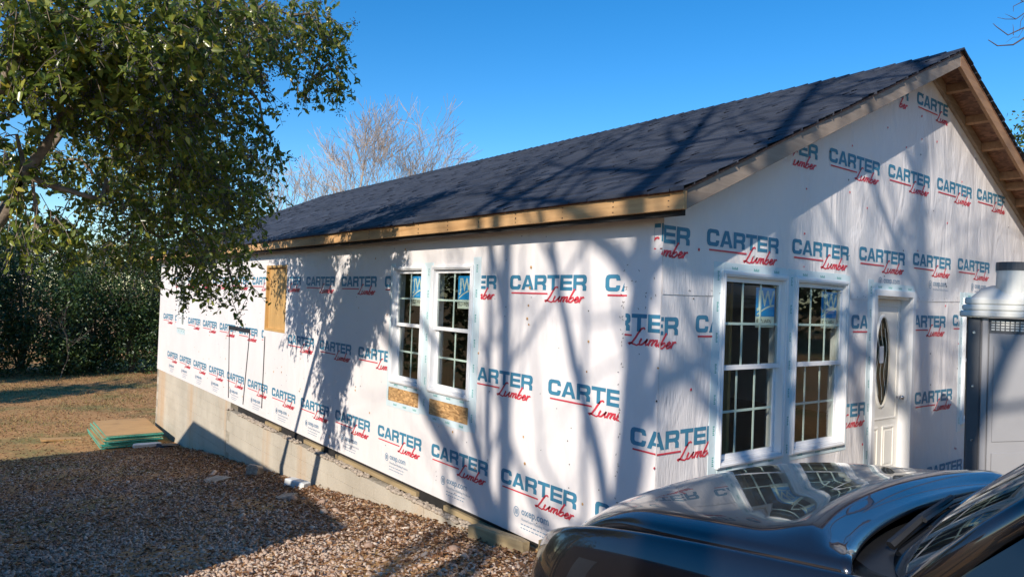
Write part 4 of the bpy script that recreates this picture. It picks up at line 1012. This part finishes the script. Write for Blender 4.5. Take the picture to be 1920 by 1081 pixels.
# branch tips of a bare tree at the right edge of the picture
rt = at(2160, 300, 13.0); root = empty('bare_tree', (rt[0], rt[1], float(gz(rt[0], rt[1]))))
tag(root, 'dark bare twigs reaching in from the upper right corner', 'tree')
o3 = np.array(root.location)
mb = MB(); top = at(2140, -60, 13.0); mb.tube([(0, 0, -.2), (0.05, 0, 2.5), tuple(top-o3)], [.16, .13, .06], 8); mb.build('trunk', 'twig_dark', root, smooth=True)
mb = MB(); P_ = lambda px, py, dp=13.0: tuple(at(px, py, dp)-o3)
for ln, r0 in (([(2140, -40), (2020, 10), (1960, 45), (1925, 68), (1900, 84), (1870, 86), (1853, 75)], .028), ([(2020, 10), (1960, 20), (1920, 52), (1890, 66), (1868, 50), (1862, 44)], .018),
               ([(1960, 20), (1925, 22), (1905, 36), (1885, 36), (1870, 33)], .012), ([(2050, -20), (1960, -8), (1918, 3), (1900, 12), (1900, 22)], .014), ([(1920, 52), (1910, 70), (1900, 70), (1886, 80)], .008),
               ([(1925, 22), (1914, 40), (1912, 60)], .008), ([(1918, 3), (1908, -4), (1895, -2)], .008), ([(1905, 36), (1893, 30), (1884, 26)], .007), ([(1900, 66), (1900, 52), (1899, 46)], .007)):
    mb.tube([P_(a, b_, 13+.02*i) for i, (a, b_) in enumerate(ln)], [r0*(1-.75*i/(len(ln)-1)) for i in range(len(ln))], 5)
mb.build('twigs', 'twig_dark', root)

# evergreen privet whose crown hangs over the left of the picture
BL_ = [(60, 50, 5.5, 150, 100), (200, 80, 5.7, 150, 110), (330, 60, 6.1, 140, 100), (440, 50, 6.7, 120, 80), (545, 30, 7.3, 100, 60), (610, 80, 7.7, 48, 85), (585, 150, 7.7, 45, 38), (640, 150, 7.8, 22, 28),
       (140, 165, 6.0, 130, 55), (255, 210, 6.5, 130, 100), (370, 210, 7.0, 105, 100), (470, 170, 7.2, 40, 60), (500, 275, 7.5, 42, 36), (330, 340, 7.3, 135, 85), (435, 360, 7.8, 90, 80), (205, 365, 6.7, 85, 45),
       (70, 430, 6.0, 90, 32), (300, 445, 7.5, 95, 55), (405, 470, 7.8, 80, 65), (440, 550, 8.1, 26, 44), (350, 525, 7.8, 48, 32), (220, 455, 7.1, 70, 35), (130, 465, 6.5, 40, 26), (20, 140, 5.6, 70, 60), (10, 255, 5.9, 45, 50), (60, 395, 6.2, 50, 30), (35, 325, 5.9, 40, 32), (95, 300, 6.6, 45, 40),
       (250, 230, 8.0, 120, 90), (340, 340, 8.8, 115, 75), (430, 350, 9.0, 75, 70), (370, 200, 8.4, 100, 90), (150, 110, 7.2, 120, 80), (300, 80, 7.6, 120, 80), (440, 60, 8.0, 95, 65), (390, 450, 8.9, 70, 45), (200, 330, 8.2, 80, 50), (395, 385, 10.0, 80, 60), (330, 300, 9.8, 95, 70), (415, 300, 9.7, 70, 60), (430, 470, 9.9, 40, 55)]  # rear clumps behind the crown, added to fill it and shade the wall
random.seed(9)
base = at(-210, 700, 6.6); base = np.array([base[0], base[1], float(gz(base[0], base[1]))])
privet = empty('privet_tree', tuple(base)); tag(privet, 'glossy dark green evergreen tree with berries overhanging the house wall', 'tree')
mb = MB(); fork = at(-20, 440, 6.3)-base; f2 = at(48, 325, 6.3)-base; f3 = at(112, 215, 6.5)-base; f4 = at(-30, 250, 6.0)-base
mb.tube([(0, 0, -.3), tuple(fork*.5+np.array([-.05, 0, .05])), tuple(fork)], [.13, .10, .08], 9)
mb.tube([tuple(fork), tuple((fork+f2)/2+np.array([.03, 0, .02])), tuple(f2), tuple((f2+f3)/2+np.array([.03, .02, 0])), tuple(f3), tuple(at(260, 120, 6.6)-base)], [.062, .055, .048, .042, .034, .022], 8)
mb.tube([tuple(fork), tuple(f4), tuple(at(20, 120, 5.8)-base), tuple(at(150, 10, 6.0)-base)], [.06, .05, .04, .02], 8)
mb.tube([tuple(f2), tuple(at(85, 345, 6.4)-base), tuple(at(190, 375, 6.7)-base)], [.04, .03, .02], 6)
mb.tube([(0.3, .2, -.2), tuple(at(-120, 560, 7.2)-base), tuple(at(30, 360, 7.2)-base), tuple(at(180, 160, 7.2)-base)], [.10, .08, .06, .03], 7)
mb.build('trunk', 'bark', privet, smooth=True)
mb = MB(); hubs = [f3, at(260, 120, 6.6)-base, at(150, 10, 6.0)-base, f2, at(180, 160, 7.2)-base, at(190, 375, 6.7)-base]
LP, LS = [], []; BP = []
for (px, py, dp, rx, ry) in BL_:
    c0 = at(px, py, dp+.35)-base; k = min(hubs, key=lambda h_: np.linalg.norm(h_-c0)); mid_ = (k+c0)/2 + np.array([0, 0, .18])
    mb.tube([tuple(k), tuple(mid_), tuple(c0)], [.022, .016, .009], 5); hubs.append(c0)
    area = rx*ry/1e4; nl = int((1000 if dp < 6.4 else 1500)*area*(6.5/dp)**.5*(1.0 if py < 400 else .85))
    Rx, Ry = rx*dp/FPX, ry*dp/FPX; Rz = min(.60, .25+.40*max(Rx, Ry))
    nsp = max(5, int(nl/11))
    for s_ in range(nsp):                             # sprays: a drooping twig with leaves along it
        v = rng.normal(size=3); v /= np.linalg.norm(v); v *= rng.random()**(1/2.4)
        c1 = c0 + RT*v[0]*Rx + UP*v[1]*Ry + FW*v[2]*Rz
        dirn = (c1-c0)*.5 + rng.normal(scale=.10, size=3) + np.array([.02, .0, -.16]); dirn /= np.linalg.norm(dirn); ln = rng.uniform(.14, .34)
        tip = c1+dirn*ln+np.array([0, 0, -.05]); mb.tube([tuple(c1-dirn*.08), tuple((c1+tip)/2+np.array([0, 0, .02])), tuple(tip)], [.0045, .0035, .002], 3, cap=False)
        m_ = rng.integers(8, 15); tt = rng.random(m_)[:, None]
        LP.append(c1+(tip-c1)*tt+rng.normal(scale=.018, size=(m_, 3))); LS.append(rng.uniform(.05, .09, m_)*(1.25 if dp < 6.4 else 1.0))
        if rng.random() < .33:
            m_ = rng.integers(14, 30); BP.append(tip + rng.normal(scale=(.028, .028, .045), size=(m_, 3)))
mb.build('branches', 'bark', privet)
LP = np.concatenate(LP); LS = np.concatenate(LS); BP = np.concatenate(BP)
dcam = LP+base-CAM; fz = dcam@FW; pxs = dcam@RT/fz; pys = dcam@UP/fz
infr = (np.abs(pxs) < .71) & (np.abs(pys) < .39)
order = np.argsort(np.where(infr, fz/LS, 1e9))[:300]; msk = np.ones(len(LP), bool); msk[order] = False
crown = leaves(LP[msk], LS[msk], 'crown', 'privet', privet, .7, np.clip(rng.normal(.52, .26, msk.sum()), 0, 1), sunny=1.2); tag(crown, kind='stuff')
lme = []
for tnt in (.15, .35, .5, .65, .8, .97):
    o = np_mesh('leaf', LEAF.copy(), LEAFF.copy(), 'privet', None, np.full(2, tnt)); lme.append(o.data); bpy.data.objects.remove(o)
for i in order:
    o = link(bpy.data.objects.new('leaf', lme[min(5, int(abs(random.gauss(.45, .28))*6))]), privet)
    o.location = LP[i]; s = LS[i]; d = Vector((random.gauss(0, 1), random.gauss(0, 1), random.gauss(-.7, 1)))
    q = d.to_track_quat('Y', 'Z'); o.rotation_mode = 'QUATERNION'; o.rotation_quaternion = q; o.scale = (s, s, s)
n = len(BP); oc = np.array([[1, 0, 0], [-1, 0, 0], [0, 1, 0], [0, -1, 0], [0, 0, 1], [0, 0, -1.]])*.0075
of = np.array([[0, 2, 4], [2, 1, 4], [1, 3, 4], [3, 0, 4], [2, 0, 5], [1, 2, 5], [3, 1, 5], [0, 3, 5]])
tag(np_mesh('berries', (oc[None]+BP[:, None, :]).reshape(-1, 3), (of[None]+6*np.arange(n)[:, None, None]).reshape(-1, 3), 'berry', privet, smooth=True), kind='stuff')

# leafy masses: hedge and woods
def bush(name, base, rx, ry, h, nl, ls, mat, label, cat, group=None, trunk_r=.05, lobes=9, low=0.05, droop=.2):
    root = empty(name, tuple(base)); tag(root, label, cat, group)
    Ps = []; tb = MB()
    for k in range(lobes):
        a = random.uniform(0, 6.28); rr = random.random()**.6; zf = random.uniform(low, .92)
        wz = math.sin(math.pi*min(.97, .25+.68*zf))
        c = np.array([rx*.62*rr*wz*math.cos(a), ry*.62*rr*wz*math.sin(a), h*zf]); R3 = np.array([rx*.52, ry*.52, h*.22])*random.uniform(.7, 1.15)
        tb.tube([(0, 0, -.2), (c[0]*.3, c[1]*.3, c[2]*.55), tuple(c)], [trunk_r, trunk_r*.7, trunk_r*.25], 5, cap=False)
        m_ = nl//lobes; v = rng.normal(size=(m_, 3)); v /= np.linalg.norm(v, axis=1, keepdims=True); v *= (rng.random((m_, 1))**.28)
        nz = 1+.25*np.sin(v[:, :1]*7+k)+.2*np.sin(v[:, 1:2]*9+v[:, 2:]*6); Ps.append(c+v*R3*nz)
    P = np.concatenate(Ps); P = P[P[:, 2] > .02]
    tb.build('trunk', 'bark', root, smooth=True)
    tag(leaves(P, rng.uniform(.6, 1.25, len(P))*ls, 'crown', mat, root, droop, np.clip(rng.normal(.45, .25, len(P)), 0, 1)), kind='stuff')
    return root
random.seed(31)
def hb(px, depth): p = at(px, 600, depth); return np.array([p[0], p[1], float(gz(p[0], p[1]))])
HL = [(-40, 29, 2.6, 5.6), (45, 31, 2.8, 6.2), (120, 30, 2.3, 4.6), (185, 32, 2.6, 6.0), (250, 32, 2.5, 6.4), (310, 33, 2.6, 6.2), (-130, 26, 2.5, 5.4)]
nm = ['leftmost', 'second from left', 'third from left, lower', 'fourth from left', 'fifth from left', 'rightmost beside the house corner', 'out beyond the left edge']
for (px, dp, rr, h), nn in zip(HL, nm):
    bush('hedge_shrub', hb(px, dp), rr, rr*.8, h, 9000, .14, 'hedge', 'dark evergreen hedge shrub at the back of the yard, ' + nn, 'shrub', 'hedge shrubs across the back yard', .06, 12)
for (px, dp, h, lb) in ((-20, 38, 9.5, 'leftmost tree standing behind the hedge'), (110, 42, 8.0, 'middle tree standing behind the hedge'), (240, 44, 8.5, 'right tree standing behind the hedge')):
    random.seed(int(px)+500); bare_tree(tuple(hb(px, dp)), h, .15, 5, 'brushy pale bare ' + lb, 'bare trees behind the hedge', n_child=(3, 4), spread=.6, up=.12, trunk=.22, twig_r=.03, mat_t='twig')
random.seed(61)
for (px, dp, rr, h, lb) in ((10, 40, 3.4, 9.5, 'leftmost'), (150, 43, 3.0, 8.2, 'middle'), (290, 41, 3.2, 9.0, 'rightmost')):
    bush('leafy_tree', hb(px, dp), rr, rr, h, 6000, .20, 'pine', lb + ' yellow-green leafy tree behind the dark hedge', 'tree', 'leafy trees behind the hedge', .12, 14, .2)
# small bare brush in front of the hedge
for k, (px, py) in enumerate(((118, 640),)):
    random.seed(70+k); r_ = bare_tree(tuple(hb(px, 29)), 3.4, .02, 4, 'dry leafless brush in front of the dark hedge', None, n_child=(3, 4), spread=.7, up=.05, trunk=.3, twig_r=.004)
# pine far right
random.seed(44)
pp = at(1955, 560, 48); bush('pine_tree', np.array([pp[0], pp[1], 0.0]), 3.6, 3.6, 15.6, 9000, .30, 'pine', 'sunlit green pine showing above the right roof slope', 'tree', None, .22, 26, .35)
# woods on the other side of the street and left of the yard (seen in glass and paint); last two unseen, added to shade the hedge
random.seed(50)
WD = [(9, -15, 4, 9), (15, -13, 4.5, 10), (21, -14, 4.5, 10), (27, -11, 5, 11), (33, -7, 5, 11), (13, -20, 5, 12), (3, -19, 4, 8), (24, -21, 5, 12), (-13, 20.8, 2.2, 11), (-12.5, 27.5, 3.6, 11.5), (-9.5, 31, 3.6, 11)]
for i, (x, y, rr, h) in enumerate(WD):
    bush('evergreen_tree', np.array([x, y, float(gz(x, y))]), rr, rr, h, 3200, .34, 'hedge', '%s dark evergreen %s, outside the picture' % (('first', 'second', 'third', 'fourth', 'fifth', 'sixth', 'seventh', 'eighth', 'first', 'second', 'third')[i], 'across the street' if y < 0 else 'left of the yard'), 'tree', 'evergreens outside the picture', .18, 12)

# ================================================================== NEIGHBOURING BUILDING (left, out of the picture; its shadow lies on gravel and foundation)
nb = empty('neighbouring_shed', (-10.5, 5.5, 0)); tag(nb, 'low neighbouring shed left of the drive, outside the picture', 'shed')
zb = -1.4
MB().box(-3.6, 3.7, -4.75, 4.85, zb, 3.05).build('wall', 'rake_brown', nb)
mb = MB(); mb.prism([(-3.95, 2.98), (0, 4.3), (3.95, 2.98), (3.95, 3.12), (0, 4.44), (-3.95, 3.12)], -4.9, 5.0); mb.build('roof', 'rake', nb)
MB().box(3.68, 3.73, -1.0, 1.0, zb+.6, 2.0).build('door', 'doorpaint', nb)
